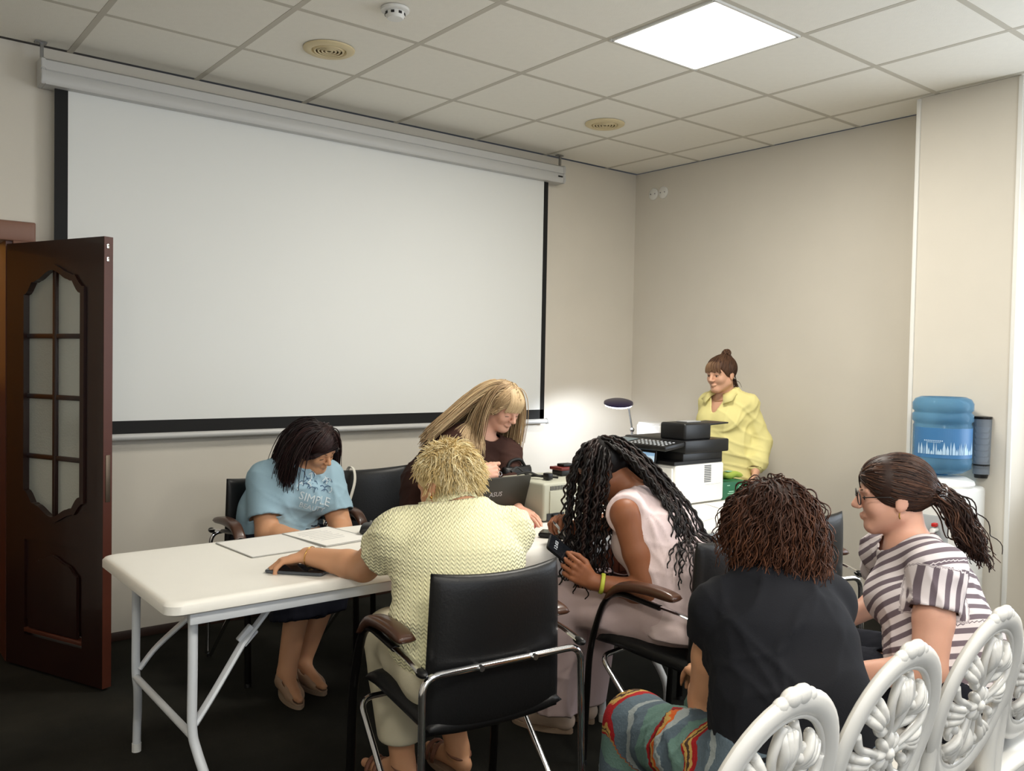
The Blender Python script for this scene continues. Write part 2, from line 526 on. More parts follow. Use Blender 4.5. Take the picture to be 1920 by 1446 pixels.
for sx in (-1, 1):
    d = MB().box((sx * 0.22, -0.235, 0.63), (0.42, 0.02, 1.08), bev=0.008).build('door', M_woodr, hc)
    MB().sphere((sx * 0.04, -0.255, 0.65), 0.014).build('knob', M_steel, d)
    for sy in (-1, 1): MB().box((sx * 0.4, sy * 0.18, 0.012), (0.05, 0.05, 0.024)).build('foot', M_black, hc)

hl = bpy.data.lights.new('hall_fill', 'POINT')  # point light added to brighten the hall beyond the doorway
hl.energy, hl.color, hl.shadow_soft_size = 14, (1.0, 0.85, 0.62), 0.15
hlo = bpy.data.objects.new('hall_fill', hl)
hlo.location = (-4.5, YB + 0.8, 2.4)
COL.objects.link(hlo)

# ------------------------------------------------------------------ door leaf
def build_door():
    L, HT, TH = 0.672, 1.925, 0.042
    hx, hy = -3.850, 0.565
    ex, ey = -3.583, -0.052
    ang = math.atan2(ey - hy, ex - hx)
    d = empty('door_1', (hx, hy, 0.012), ang, label='open dark mahogany door with eight frosted panes', kind='structure')
    # local: x along the leaf, y = thickness, z up
    x0, x1, z0, z1 = 0.135, L - 0.135, 0.70, 1.80
    def arch(t, up):       # scalloped head and foot of the glazed opening, t in 0..1
        a = abs(t - 0.5) * 2
        if a < 0.62: y = 0.0 - 0.045 * (1 - math.cos(a / 0.62 * math.pi)) * 0.5
        elif a < 0.72: y = -0.05
        else: y = -0.05 - 0.055 * math.sin((a - 0.72) / 0.28 * math.pi / 2)
        return y
    def opening(m):
        pts = []
        N = 28
        for i in range(N + 1):
            t = i / N
            pts.append((x0 - m + t * (x1 - x0 + 2 * m), z1 + m + arch(t, 1)))
        for i in range(N + 1):
            t = 1 - i / N
            pts.append((x0 - m + t * (x1 - x0 + 2 * m), z0 - m - arch(t, 0)))
        return pts
    def frame_mesh(outer, inner, y0, y1, name, m, parent):
        """flat ring between two outlines of equal point count, extruded y0..y1"""
        bm = bmesh.new()
        n = len(outer)
        R = [[bm.verts.new((x, y, z)) for x, z in o] for o, y in ((outer, y0), (inner, y0), (inner, y1), (outer, y1))]
        for A, B in ((0, 1), (1, 2), (2, 3), (3, 0)):
            for i in range(n):
                j = (i + 1) % n
                bm.faces.new((R[A][i], R[A][j], R[B][j], R[B][i]))
        bmesh.ops.recalc_face_normals(bm, faces=bm.faces)
        me = bpy.data.meshes.new(name)
        bm.to_mesh(me)
        bm.free()
        return link(name, me, m, parent)
    inn = opening(0.0)
    # outer rectangle sampled by matching points
    zmid0, zmid1 = 0.585, HT
    out = []
    N = 28
    for i in range(N + 1): out.append((i / N * L, zmid1))
    for i in range(N + 1): out.append((L - i / N * L, zmid0))
    frame_mesh(out, inn, -TH / 2, TH / 2, 'glazed_frame', M_wood, d)
    # moulding around the opening, both faces
    frame_mesh(opening(0.020), opening(-0.006), -TH / 2 - 0.010, TH / 2 + 0.010, 'moulding', M_wood, d)
    # lower panel: stiles, rails and raised field with a scalloped head
    f = MB()
    f.box((0.0675, 0, 0.2925), (0.135, TH, 0.585)).box((L - 0.0675, 0, 0.2925), (0.135, TH, 0.585)).box((L / 2, 0, 0.075), (L - 0.27, TH, 0.15))
    f.box((L / 2, 0, 0.40), (L - 0.27, TH * 0.5, 0.62 - 0.25))
    f.build('lower_frame', M_wood, d)
    pts = [(0.16, 0.185), (L - 0.16, 0.185)]
    for i in range(25):
        t = 1 - i / 24
        pts.append((0.16 + t * (L - 0.32), 0.535 + 0.7 * arch(t, 1)))
    pm = MB()
    for sgn in (-1, 1):
        pm.prism(pts, 0.016 * sgn, Matrix(((1, 0, 0, 0), (0, 0, -1, -sgn * 0.008), (0, 1, 0, 0), (0, 0, 0, 1))), bev=0.006)
    pm.build('raised_panel', M_wood, d)
    MB().box((L / 2, 0, 0.172), (L - 0.27, TH + 0.008, 0.02), bev=0.004).build('panel_moulding', M_woodr, d)
    # muntins and panes
    M_glass = mat('frosted_glass', (205, 208, 200), 0.32, trans=0.55, ior=1.3, bump=0.9, bscale=120)
    w = x1 - x0
    MB().box((L / 2, 0, (z0 + z1) / 2), (0.026, TH * 0.8, z1 - z0), bev=0.005).build('muntin', M_wood, d)
    zs = [z0, 0.965, 1.235, 1.505, z1]
    for z in zs[1:-1]:
        MB().box((L / 2, 0, z), (w, TH * 0.7, 0.022), bev=0.005).build('muntin', M_wood, d)
    for sx in (0, 1):
        for r in range(4):
            xa = x0 if sx == 0 else L / 2 + 0.013
            xb = L / 2 - 0.013 if sx == 0 else x1
            za, zb = zs[r] + (0.011 if r else 0), zs[r + 1] - (0.011 if r < 3 else 0)
            top, bot = [], []
            for i in range(11):
                x = xa + (xb - xa) * i / 10
                t = (x - x0) / w
                top.append((x, zb + (arch(t, 1) if r == 3 else 0)))
                bot.append((x, za - (arch(t, 0) if r == 0 else 0)))
            MB().prism(bot + top[::-1], 0.006, Matrix(((1, 0, 0, 0), (0, 0, -1, 0.003), (0, 1, 0, 0), (0, 0, 0, 1)))).build('glass_pane', M_glass, d)
    # reddish lock edge with lock plate and bolts
    MB().box((L + 0.0015, 0, HT / 2), (0.003, TH, HT)).build('lock_edge', M_woodr, d)
    MB().box((L + 0.004, 0, 0.90), (0.004, 0.022, 0.2), bev=0.001).build('lock_plate', mat('dull_brass', (112, 98, 84), 0.45, 0.8), d)
    for z in (1.885, 1.83): MB().box((L + 0.004, -0.004, z), (0.004, 0.014, 0.02), bev=0.002).build('bolt', M_chrome, d)
    for z in (0.25, 1.0, 1.7): MB().tube([(-0.006, 0.014, z - 0.05), (-0.006, 0.014, z + 0.05)], 0.008).build('hinge', M_steel, d)
build_door()

# ------------------------------------------------------------------ projection screen
def build_screen():
    t = empty('projection_screen', (-2.125, YB, 2.7), label='wide white projection screen with black border hanging on the wall', cat='screen')
    M_sc = mat('screen_fabric', (226, 228, 226), 0.8, var=0.01, vscale=2)
    M_hs = mat('screen_housing', (196, 196, 194), 0.4)
    M_bk = mat('screen_black', (16, 16, 17), 0.75)
    x0, x1 = -1.618, 1.616            # housing ends (local)
    # housing profile in y,z with a step along its face
    prof = [(-0.015, 0.098), (-0.105, 0.098), (-0.118, 0.088), (-0.120, 0.046), (-0.112, 0.042), (-0.118, 0.036), (-0.122, -0.004), (-0.112, -0.020), (-0.015, -0.020)]
    M = Matrix(((0, 0, 1, x0 + 0.02), (1, 0, 0, 0), (0, 1, 0, 0), (0, 0, 0, 1)))
    MB().prism(prof, x1 - x0 - 0.04, M).build('housing', M_hs, t)
    for xa in (x0, x1 - 0.02):
        cp = [(y * 1.03 - (0.002), z * 1.04) for y, z in prof]
        e = MB().prism(cp, 0.02, Matrix(((0, 0, 1, xa), (1, 0, 0, 0), (0, 1, 0, 0), (0, 0, 0, 1))), bev=0.003).build('end_cap', M_hs, t)
    for x in (x0 + 0.01, x1 - 0.02):
        MB().box((x, -0.08, 0.135), (0.014, 0.012, 0.085)).box((x - 0.005, -0.08, 0.172), (0.05, 0.03, 0.006)).build('ceiling_bracket', M_steel, t)
    # fabric: white field, black border, bottom bar
    fx0, fx1 = -1.552, 1.508
    zb = -1.655
    MB().box(((fx0 + fx1) / 2, -0.062, (zb + 0.0) / 2), (fx1 - fx0, 0.0016, -zb)).build('fabric', M_sc, t)
    bw = 0.058
    bo = MB()
    bo.box((fx0 + bw / 2, -0.0634, zb / 2), (bw, 0.001, -zb)).box((fx1 - bw / 2 + 0.01, -0.0634, zb / 2), (bw - 0.02, 0.001, -zb)).box(((fx0 + fx1) / 2, -0.0634, zb + 0.034), (fx1 - fx0, 0.001, 0.066))
    bo.build('black_border', M_bk, t)
    MB().tube([(fx0 - 0.02, -0.062, zb - 0.014), (fx1 + 0.03, -0.062, zb - 0.014)], 0.017, 12).build('bottom_bar', M_hs, t)
    for x in (fx0 - 0.022, fx1 + 0.03): MB().tube([(x - 0.008, -0.062, zb - 0.014), (x + 0.008, -0.062, zb - 0.014)], 0.02, 12).build('bar_end_cap', M_hs, t)
    MB().box((1.565, -0.1245, 0.02), (0.04, 0.002, 0.010)).build('maker_tag', M_bk, t)
build_screen()
# ------------------------------------------------------------------ furniture
def pillow(name, nu, nv, fn, m, parent=None, loc=(0, 0, 0), rot=(0, 0, 0)):
    """closed cushion-like solid: fn(u,v) -> centre, unit normal, half thickness; u,v in -1..1"""
    V, F = [], []
    idx = {}
    for side in (1, -1):
        for i in range(nu + 1):
            for j in range(nv + 1):
                edge = i in (0, nu) or j in (0, nv)
                if edge and side == -1:
                    idx[(-1, i, j)] = idx[(1, i, j)]
                    continue
                u, v = 2 * i / nu - 1, 2 * j / nv - 1
                u = math.copysign(1 - (1 - abs(u)) ** 1.6, u)
                v = math.copysign(1 - (1 - abs(v)) ** 1.6, v)
                c, n, t = fn(u, v)
                e = ((1 - abs(u) ** 6) * (1 - abs(v) ** 6)) ** 0.4 if not edge else 0.0
                idx[(side, i, j)] = len(V)
                V.append(Vector(c) + Vector(n) * (t * e * side))
    for side in (1, -1):
        for i in range(nu):
            for j in range(nv):
                q = [idx[(side, i, j)], idx[(side, i + 1, j)], idx[(side, i + 1, j + 1)], idx[(side, i, j + 1)]]
                F.append(q if side == 1 else q[::-1])
    me = np_mesh(name, [tuple(v) for v in V], F)
    return link(name, me, m, parent, loc, rot)

M_leather = mat('black_leather', (19, 19, 20), 0.42, var=0.15, vscale=4, bump=0.25, bscale=140, spec=0.45)
M_arm = mat('arm_wood', (74, 46, 32), 0.33, var=0.25, vscale=12, coat=0.3)
M_dark = mat('dark_tube', (28, 26, 25), 0.28, 0.6)

def make_samba(label, group):
    t = empty('armchair', label=label, cat='chair', group=group)
    W = 0.265
    # seat, sloping a little to the rear
    pillow('seat', 14, 14, lambda u, v: ((u * 0.225, 0.01 + v * 0.215, 0.438 + 0.018 * v + 0.012 * u * u - 0.02 * max(0, v - 0.6) ** 2 * 6), (0, -0.06, 1), 0.034), M_leather, t)
    def back(u, v):
        z = 0.625 + v * 0.222
        y = -0.185 - 0.03 * (v * 0.5 + 0.5) + 0.035 * u * u * (0.4 + 0.6 * (v * 0.5 + 0.5))
        return ((u * (0.222 - 0.008 * v), y, z + 0.012 * u * u * max(0, v)), (0, -1, 0.07), 0.027)
    pillow('backrest', 16, 16, back, M_leather, t)
    # front leg rising into the arm, one broad dark loop each side
    for s in (-1, 1):
        p = fillet([(s * W, 0.235, 0.012), (s * W, 0.215, 0.44), (s * W, 0.14, 0.655), (s * W, -0.08, 0.632)], 0.09, 7)
        MB().tube([(s * W, -0.06, 0.637), (s * W, -0.16, 0.627), (s * W, -0.232, 0.613)], 0.004, 8, flat=3.6, up=(0, 0, 1)).build('arm_strip', M_chrome, t)
        MB().tube(p, 0.0095, 10, flat=1.6, up=(0, 1, 0)).build('arm_loop', M_dark, t)
        def pad(u, v, s=s):
            y = -0.005 + v * 0.145
            z = 0.668 + 0.016 * math.sin((v + 1) * math.pi / 2) - 0.045 * max(0, v - 0.45) ** 2 * 3 - 0.006 * v
            return ((s * W + u * 0.027, y, z), (0, 0, 1), 0.017)
        pillow('armrest_pad', 6, 14, pad, M_arm, t)
        MB().sphere((s * W, -0.232, 0.61), 0.018, 10, 8, (0.8, 1.5, 0.7)).build('arm_end_cap', M_black, t)
        MB().lathe([(0.0, 0.0), (0.015, 0.0), (0.013, 0.014), (0.0, 0.014)], 12, c=(s * W, 0.235, 0.0)).build('foot_cap', M_black, t)
        MB().lathe([(0.0, 0.0), (0.013, 0.0), (0.012, 0.014), (0.0, 0.014)], 12, c=(s * W, -0.245, 0.0)).build('foot_cap', M_black, t)
        MB().tube(fillet([(s * 0.10, 0.165, 0.408), (s * W, 0.165, 0.408), (s * (W + 0.002), -0.225, 0.014)], 0.045, 6), 0.0095, 10).build('slanted_leg', M_chrome, t)
    MB().tube([(-0.10, 0.165, 0.408), (0.10, 0.165, 0.408)], 0.0095, 10).build('seat_bar', M_chrome, t)
    MB().tube(fillet([(-W - 0.008, -0.255, 0.012), (-W, -0.238, 0.598), (W, -0.238, 0.598), (W + 0.008, -0.255, 0.012)], 0.05, 7), 0.0105, 12).build('rear_frame', M_chrome, t)
    for s in (-1, 1): MB().tube([(s * 0.09, -0.256, 0.598), (s * 0.09, -0.2, 0.598)], 0.009, 8).build('back_bolt', M_steel, t)
    return t

G1 = 'black leather armchairs with chrome frames'
samba = make_samba('black leather armchair carrying the woman in the yellow knit top', G1)
samba.location, samba.rotation_euler = (-3.005, -1.862, 0), (0, 0, math.radians(-5))
for lab, loc, rz in (
        ('black leather armchair carrying the woman with long braids', (-2.105, -1.965, 0), 7),
        ('empty black leather armchair facing the table beside the curly-haired woman', (-1.455, -1.87, 0), -15),
        ('black leather armchair carrying the woman in the blue T-shirt', (-2.815, -0.125, 0), 180),
        ('empty black leather armchair behind the table, white strap over its back', (-2.205, -0.10, 0), 184)):
    c = copy_tree(samba)
    c['label'] = lab
    c.location = loc
    c.rotation_euler = (0, 0, math.radians(rz))

# white folding tables ------------------------------------------------------
M_tab = mat('table_plastic', (240, 237, 228), 0.38, var=0.015, vscale=20, bump=0.08, bscale=220)
M_tabm = mat('table_steel', (214, 218, 222), 0.4, var=0.03)
def make_table(x0, x1, y0, y1, label):
    cx, cy = (x0 + x1) / 2, (y0 + y1) / 2
    w, d = x1 - x0, y1 - y0
    t = empty('folding_table', (cx, cy, 0), label=label, cat='table', group='white folding tables')
    bm = MB()
    o = rrect(w, d, 0.045, 6)
    # rounded-over slab with a raised lip
    prof = [(0.010, 0.700), (0.0, 0.706), (0.0, 0.730), (0.006, 0.738), (0.016, 0.741), (0.03, 0.7395)]
    rings = []
    for ins, z in prof:
        rings.append([bm.bm.verts.new((px - math.copysign(min(ins, abs(px)), px), py - math.copysign(min(ins, abs(py)), py), z)) for px, py in o])
    for A, B in zip(rings, rings[1:]):
        for k in range(len(A)): bm.bm.faces.new((A[k], A[(k + 1) % len(A)], B[(k + 1) % len(A)], B[k]))
    bm.bm.faces.new(rings[0][::-1])
    bm.bm.faces.new(rings[-1])
    bm.build('tabletop', M_tab, t)
    for s in (-1, 1):
        MB().box((0, s * (d / 2 - 0.035), 0.683), (w - 0.14, 0.028, 0.036), bev=0.004).build('side_rail', M_tabm, t)
    for e in (-1, 1):
        X = e * (w / 2 - 0.10)
        for s in (-1, 1):
            Y = s * (d / 2 - 0.085)
            p = smooth_path([(X, Y, 0.70), (X, Y, 0.50), (X, Y, 0.34), (X - e * 0.01, Y + s * 0.015, 0.27), (X - e * 0.03, Y + s * 0.085, 0.16), (X - e * 0.035, Y + s * 0.11, 0.10), (X - e * 0.035, Y + s * 0.115, 0.02)], 5)
            MB().tube(p, 0.0145, 12).build('leg', M_tabm, t)
            MB().lathe([(0.0, 0.0), (0.0165, 0.0), (0.0165, 0.03), (0.0, 0.03)], 12, c=(X - e * 0.035, Y + s * 0.115, 0.0)).build('foot_cap', M_white, t)
            b = smooth_path([(X - e * 0.01, Y * 0.97, 0.345), (X - e * 0.07, Y * 0.93, 0.42), (X - e * 0.19, Y * 0.72, 0.545), (X - e * 0.215, Y * 0.68, 0.57)], 5)
            MB().tube(b, 0.009, 8, flat=1.8).build('brace', M_tabm, t)
            MB().tube([(X - e * 0.17, Y * 0.75, 0.525), (X - e * 0.345, Y * 0.62, 0.695)], 0.008, 8, flat=1.8).build('brace', M_tabm, t)
            MB().box((X - e * 0.20, Y * 0.70, 0.556), (0.06, 0.02, 0.04), rot=(0, e * math.radians(45), 0), bev=0.004).build('brace_lock', M_tabm, t)
        MB().tube([(X, -(d / 2 - 0.085), 0.315), (X, d / 2 - 0.085, 0.315)], 0.012, 10).build('crossbar', M_tabm, t)
        MB().tube([(X, -(d / 2 - 0.04), 0.685), (X, d / 2 - 0.04, 0.685)], 0.0125, 10).build('top_bar', M_tabm, t)
    return t
make_table(-3.775, -1.945, -1.512, -0.752, 'long white folding table on the left, its far end free')
make_table(-1.935, -0.60, -1.605, -0.855, 'white folding table on the right, carrying the copier')

# white carved chairs -------------------------------------------------------
M_wch = mat('white_lacquer', (216, 214, 208), 0.3, var=0.02, vscale=6, coat=0.25)
def make_white_chair(label):
    t = empty('carved_chair', label=label, cat='chair', group='white chairs with carved oval backs')
    T = Matrix.Translation((0, -0.205, 0.710)) @ Matrix.Rotation(math.radians(14), 4, 'X') @ Matrix(((1, 0, 0, 0), (0, 0, -1, 0), (0, 1, 0, 0), (0, 0, 0, 1)))
    # T maps back-plane (u right, v up, w toward the rear) into the chair: w = -y side
    A, B = 0.170, 0.192
    def ring(nm, a, b, r, flat):
        P = [T @ Vector((a * math.cos(q), b * math.sin(q), 0)) for q in [2 * math.pi * i / 48 for i in range(48)]]
        return MB().tube(P, r, 12, flat=flat, up=T.to_3x3() @ Vector((0, 0, 1)), closed=True).build(nm, M_wch, t)
    ring('oval_frame', A, B, 0.0125, 1.9)
    ring('inner_bead', A - 0.023, B - 0.023, 0.007, 1.0)
    # shell crest
    for i, (du, dv, r) in enumerate(((-0.013, 0.014, 0.022), (0.013, 0.014, 0.022), (-0.038, 0.006, 0.018), (0.038, 0.006, 0.018), (-0.060, -0.006, 0.014), (0.060, -0.006, 0.014))):
        g = MB()
        g.sphere((0, 0, 0), r, 14, 10, (1.2, 0.9, 0.62))
        me = g.mesh('crest_lobe', 180)
        me.transform(T @ Matrix.Translation((du, B + dv, 0)))
        link('crest_lobe', me, M_wch, t)
    def scroll(pts, r0, r1, ball=0.0):
        P = smooth_path([(x, y, w) for x, y, w in pts], 5)
        n = len(P)
        g = MB().tube([T @ p for p in P], [r0 + (r1 - r0) * i / (n - 1) for i in range(n)], 8)
        if ball:
            e = T @ P[-1]
            g.sphere(e, ball, 10, 8)
        g.build('scroll', M_wch, t, smooth=180)
    def leaf(ang, r0, r1, wd, c=(0, 0), lobes=3):
        """acanthus leaf from radius r0 to r1 with rounded lobes at its tip"""
        g = MB()
        d = Vector((math.cos(ang), math.sin(ang), 0))
        s = Vector((-d.y, d.x, 0))
        o = Vector((c[0], c[1], 0))
        N = 7
        for k in range(-1, 2):
            P = []
            for i in range(N):
                q = i / (N - 1)
                P.append(T @ (o + d * (r0 + (r1 - r0) * q) + s * (k * wd * (q ** 0.8)) + Vector((0, 0, 0.012 * math.sin(q * math.pi)))))
            g.tube(P, [0.005 + 0.0055 * math.sin(min(1, i / (N - 2)) * math.pi * 0.6) for i in range(N)], 8)
            g.sphere(P[-1], 0.0098, 10, 8)
        g.build('leaf', M_wch, t, smooth=180)
    # rosette
    for i in range(8):
        a = i * math.pi / 4
        me = MB().sphere((0, 0, 0), 0.017, 10, 8, (1.25, 0.7, 0.75)).mesh('petal', 180)
        me.transform(T @ Matrix.Translation((0.024 * math.cos(a), 0.024 * math.sin(a) - 0.01, 0.004)) @ Matrix.Rotation(a, 4, 'Z'))
        link('petal', me, M_wch, t)
    me = MB().sphere((0, 0, 0), 0.014, 12, 8).mesh('rosette_eye', 180)
    me.transform(T @ Matrix.Translation((0, -0.01, 0.01)))
    link('rosette_eye', me, M_wch, t)
    for s in (-1, 1):
        scroll([(s * 0.015, 0.155, 0), (s * 0.035, 0.11, 0.006), (s * 0.02, 0.06, 0.006), (s * 0.005, 0.02, 0)], 0.009, 0.007)
        scroll([(s * 0.02, 0.04, 0), (s * 0.06, 0.05, 0.008), (s * 0.085, 0.085, 0.006), (s * 0.06, 0.10, 0.004), (s * 0.052, 0.08, 0.004)], 0.009, 0.006, 0.012)
        scroll([(s * 0.13, 0.06, 0), (s * 0.115, 0.03, 0.006), (s * 0.075, 0.012, 0.008), (s * 0.03, -0.01, 0.004)], 0.010, 0.007)
        scroll([(s * 0.03, -0.02, 0), (s * 0.085, -0.015, 0.008), (s * 0.118, -0.045, 0.006), (s * 0.10, -0.07, 0.004), (s * 0.085, -0.052, 0.004)], 0.009, 0.006, 0.012)
        scroll([(s * 0.02, -0.03, 0), (s * 0.045, -0.07, 0.008), (s * 0.075, -0.105, 0.006), (s * 0.055, -0.125, 0.004), (s * 0.04, -0.108, 0.004)], 0.009, 0.006, 0.012)
        scroll([(s * 0.005, -0.03, 0), (s * 0.018, -0.09, 0.006), (s * 0.03, -0.155, 0)], 0.008, 0.008)
        leaf(math.radians(90 - s * 42), 0.075, 0.138, 0.020, (0, 0))
        leaf(math.radians(90 - s * 88), 0.06, 0.125, 0.020, (0, -0.012))
        leaf(math.radians(-90 + s * 38), 0.065, 0.135, 0.018, (0, -0.01))
    leaf(math.radians(90), 0.06, 0.142, 0.017)
    leaf(math.radians(-90), 0.07, 0.140, 0.014)
    # back posts, seat, apron and cabriole legs
    for s in (-1, 1):
        MB().tube(smooth_path([(s * 0.175, -0.225, 0.012), (s * 0.17, -0.19, 0.25), (s * 0.165, -0.165, 0.44), (s * 0.158, -0.172, 0.58), (s * 0.168, -0.195, 0.71)], 5), [0.016 + 0.006 * math.sin(i / 20 * 3.14) for i in range(21)], 10).build('rear_leg', M_wch, t)
        MB().tube(smooth_path([(s * 0.165, 0.215, 0.012), (s * 0.158, 0.205, 0.12), (s * 0.16, 0.205, 0.28), (s * 0.162, 0.20, 0.42)], 5), [0.016 + 0.012 * (i / 15) ** 2 for i in range(16)], 10).build('front_leg', M_wch, t)
        MB().box((s * 0.165, 0.02, 0.405), (0.026, 0.36, 0.06), bev=0.008).build('apron', M_wch, t)
    for y in (0.205, -0.165): MB().box((0, y, 0.405), (0.32, 0.026, 0.06), bev=0.008).build('apron', M_wch, t)
    pillow('seat', 14, 14, lambda u, v: ((u * (0.180 + 0.008 * v), 0.02 + v * 0.215, 0.452 + 0.006 * (1 - u * u)), (0, 0, 1), 0.022), M_wch, t)
    return t
wc = make_white_chair('white carved oval-back chair at the left end of its row, crest lowest in view')
WCY = -2.94
wc.location = (-3.302, WCY, 0)
for lab, loc, rz in (('white carved oval-back chair carrying the curly-haired woman in black', (-2.92, WCY, 0), 0),
                     ('white carved oval-back chair left empty between the two seated women', (-2.522, WCY, 0), 0),
                     ('white carved oval-back chair carrying the woman in the striped top', (-2.135, WCY + 0.01, 0), 0)):
    c = copy_tree(wc)
    c['label'] = lab
    c.location = loc
    c.rotation_euler = (0, 0, math.radians(rz))

# ------------------------------------------------------------------ water cooler and bottle
def build_cooler():
    t = empty('water_cooler', (-0.135, -1.955, 0), label='white floor-standing water dispenser against the wall pier', cat='water cooler')
    M_cg = mat('cooler_grey', (168, 172, 174), 0.4)
    MB().box((0, 0, 0.43), (0.31, 0.315, 0.86), bev=0.022, seg=3).build('cabinet', M_white, t)
    MB().box((-0.135, 0, 0.58), (0.05, 0.235, 0.30), bev=0.012).build('tap_recess', M_cg, t)
    MB().lathe([(0.0, 0.858), (0.148, 0.858), (0.155, 0.872), (0.150, 0.888), (0.115, 0.905), (0.06, 0.91), (0.0, 0.91)], 40).build('bottle_collar', M_white, t)
    for s, c in ((-1, (190, 40, 36)), (1, (40, 80, 180))):
        tp = MB().tube([(-0.15, s * 0.06, 0.66), (-0.20, s * 0.06, 0.66), (-0.205, s * 0.06, 0.62)], 0.013, 10).build('tap', M_white, t)
        MB().box((-0.178, s * 0.06, 0.685), (0.03, 0.022, 0.018), bev=0.004).build('tap_lever', mat('lever%d' % c[0], c, 0.4), tp)
    MB().box((-0.165, 0, 0.445), (0.09, 0.2, 0.02), bev=0.006).build('drip_tray', M_cg, t)
    MB().box((-0.157, 0, 0.22), (0.008, 0.27, 0.36), bev=0.004).build('lower_door', M_white, t)
    b = empty('water_bottle', (-0.135, -1.955, 0.905), label='large blue water bottle turned upside down on the dispenser', cat='bottle')
    M_bt = mat('bottle_blue', (120, 172, 208), 0.08, trans=0.72, ior=1.15, spec=0.6)
    prof = [(0.0, 0.004), (0.03, 0.004), (0.032, 0.012), (0.10, 0.022), (0.134, 0.045), (0.138, 0.075), (0.135, 0.09), (0.135, 0.255), (0.131, 0.262), (0.131, 0.270),
            (0.140, 0.280), (0.140, 0.312), (0.131, 0.320), (0.131, 0.326), (0.140, 0.334), (0.140, 0.366), (0.128, 0.388), (0.105, 0.398), (0.095, 0.390), (0.0, 0.386)]
    MB().lathe(prof, 48).build('shell', M_bt, b, smooth=50)
    MB().lathe([(0.0, 0.0), (0.028, 0.0), (0.028, 0.02)], 20).build('neck', M_bt, b)
    # printed label: deep blue band with a pale skyline, wrapped on the side toward the room
    M_lb = mat('label_blue', (62, 116, 166), 0.4)
    M_ls = mat('label_pale', (178, 208, 232), 0.5)
    R = 0.1366
    def wrap(nm, a0, a1, z0, z1, m, r=R):
        g = MB()
        n = max(2, int((a1 - a0) / 0.08))
        for i in range(n):
            A = [a0 + (a1 - a0) * (i + q) / n for q in (0, 1)]
            g.quad([(r * math.cos(a), r * math.sin(a), z) for a, z in ((A[0], z0), (A[1], z0), (A[1], z1), (A[0], z1))])
        return g.build(nm, m, b, smooth=180)
    wrap('label_band', math.radians(140), math.radians(300), 0.10, 0.247, M_lb)
    rnd = random.Random(5)
    g = MB()
    a = math.radians(155)
    while a < math.radians(285):
        w = rnd.uniform(0.03, 0.10)
        h = rnd.uniform(0.015, 0.05)
        r = R + 0.0012
        z0 = 0.118
        m_ = a + w / 2
        g.quad([(r * math.cos(q), r * math.sin(q), z) for q, z in ((a, z0), (a + w, z0), (a + w, z0 + h * 0.6), (a, z0 + h * 0.6))])
        g.bm.faces.new([g.bm.verts.new((r * math.cos(q), r * math.sin(q), z)) for q, z in ((a, z0 + h * 0.6), (a + w, z0 + h * 0.6), (m_, z0 + h * 1.35))])
        a += w + rnd.uniform(0.0, 0.05)
    g.build('label_skyline', M_ls, b, smooth=None)
    g = MB()
    r = R + 0.0016
    for k, (q0, q1, z0, z1) in enumerate(((170, 208, 0.182, 0.188), (176, 203, 0.176, 0.179))):
        q0, q1 = math.radians(q0), math.radians(q1)
        n = 10
        for i in range(n):
            aa, bb = q0 + (q1 - q0) * i / n, q0 + (q1 - q0) * (i + 0.6) / n
            g.quad([(r * math.cos(q), r * math.sin(q), z) for q, z in ((aa, z0), (bb, z0), (bb, z1), (aa, z1))])
    g.build('label_lettering', M_ls, b, smooth=None)
    c = empty('cup_dispenser', (0.012, -2.085, 0.90), label='clear tube of plastic cups beside the blue water bottle', cat='cup holder')
    M_cl = mat('clear_plastic', (190, 200, 212), 0.15, trans=0.7, ior=1.2)
    MB().lathe([(0.038, 0.02), (0.043, 0.30), (0.041, 0.30), (0.036, 0.02)], 24).build('tube', M_cl, c)
    MB().lathe([(0.0, 0.296), (0.044, 0.296), (0.044, 0.308), (0.0, 0.312)], 24).build('lid', M_dark, c)
    MB().lathe([(0.0, 0.0), (0.03, 0.0), (0.04, 0.07), (0.0, 0.07)], 20).build('holder_base', M_black, c)
    for i in range(6): MB().lathe([(0.026, 0.08 + i * 0.03), (0.034, 0.105 + i * 0.03), (0.0, 0.10 + i * 0.03)], 18).build('cup', M_white, c)
build_cooler()

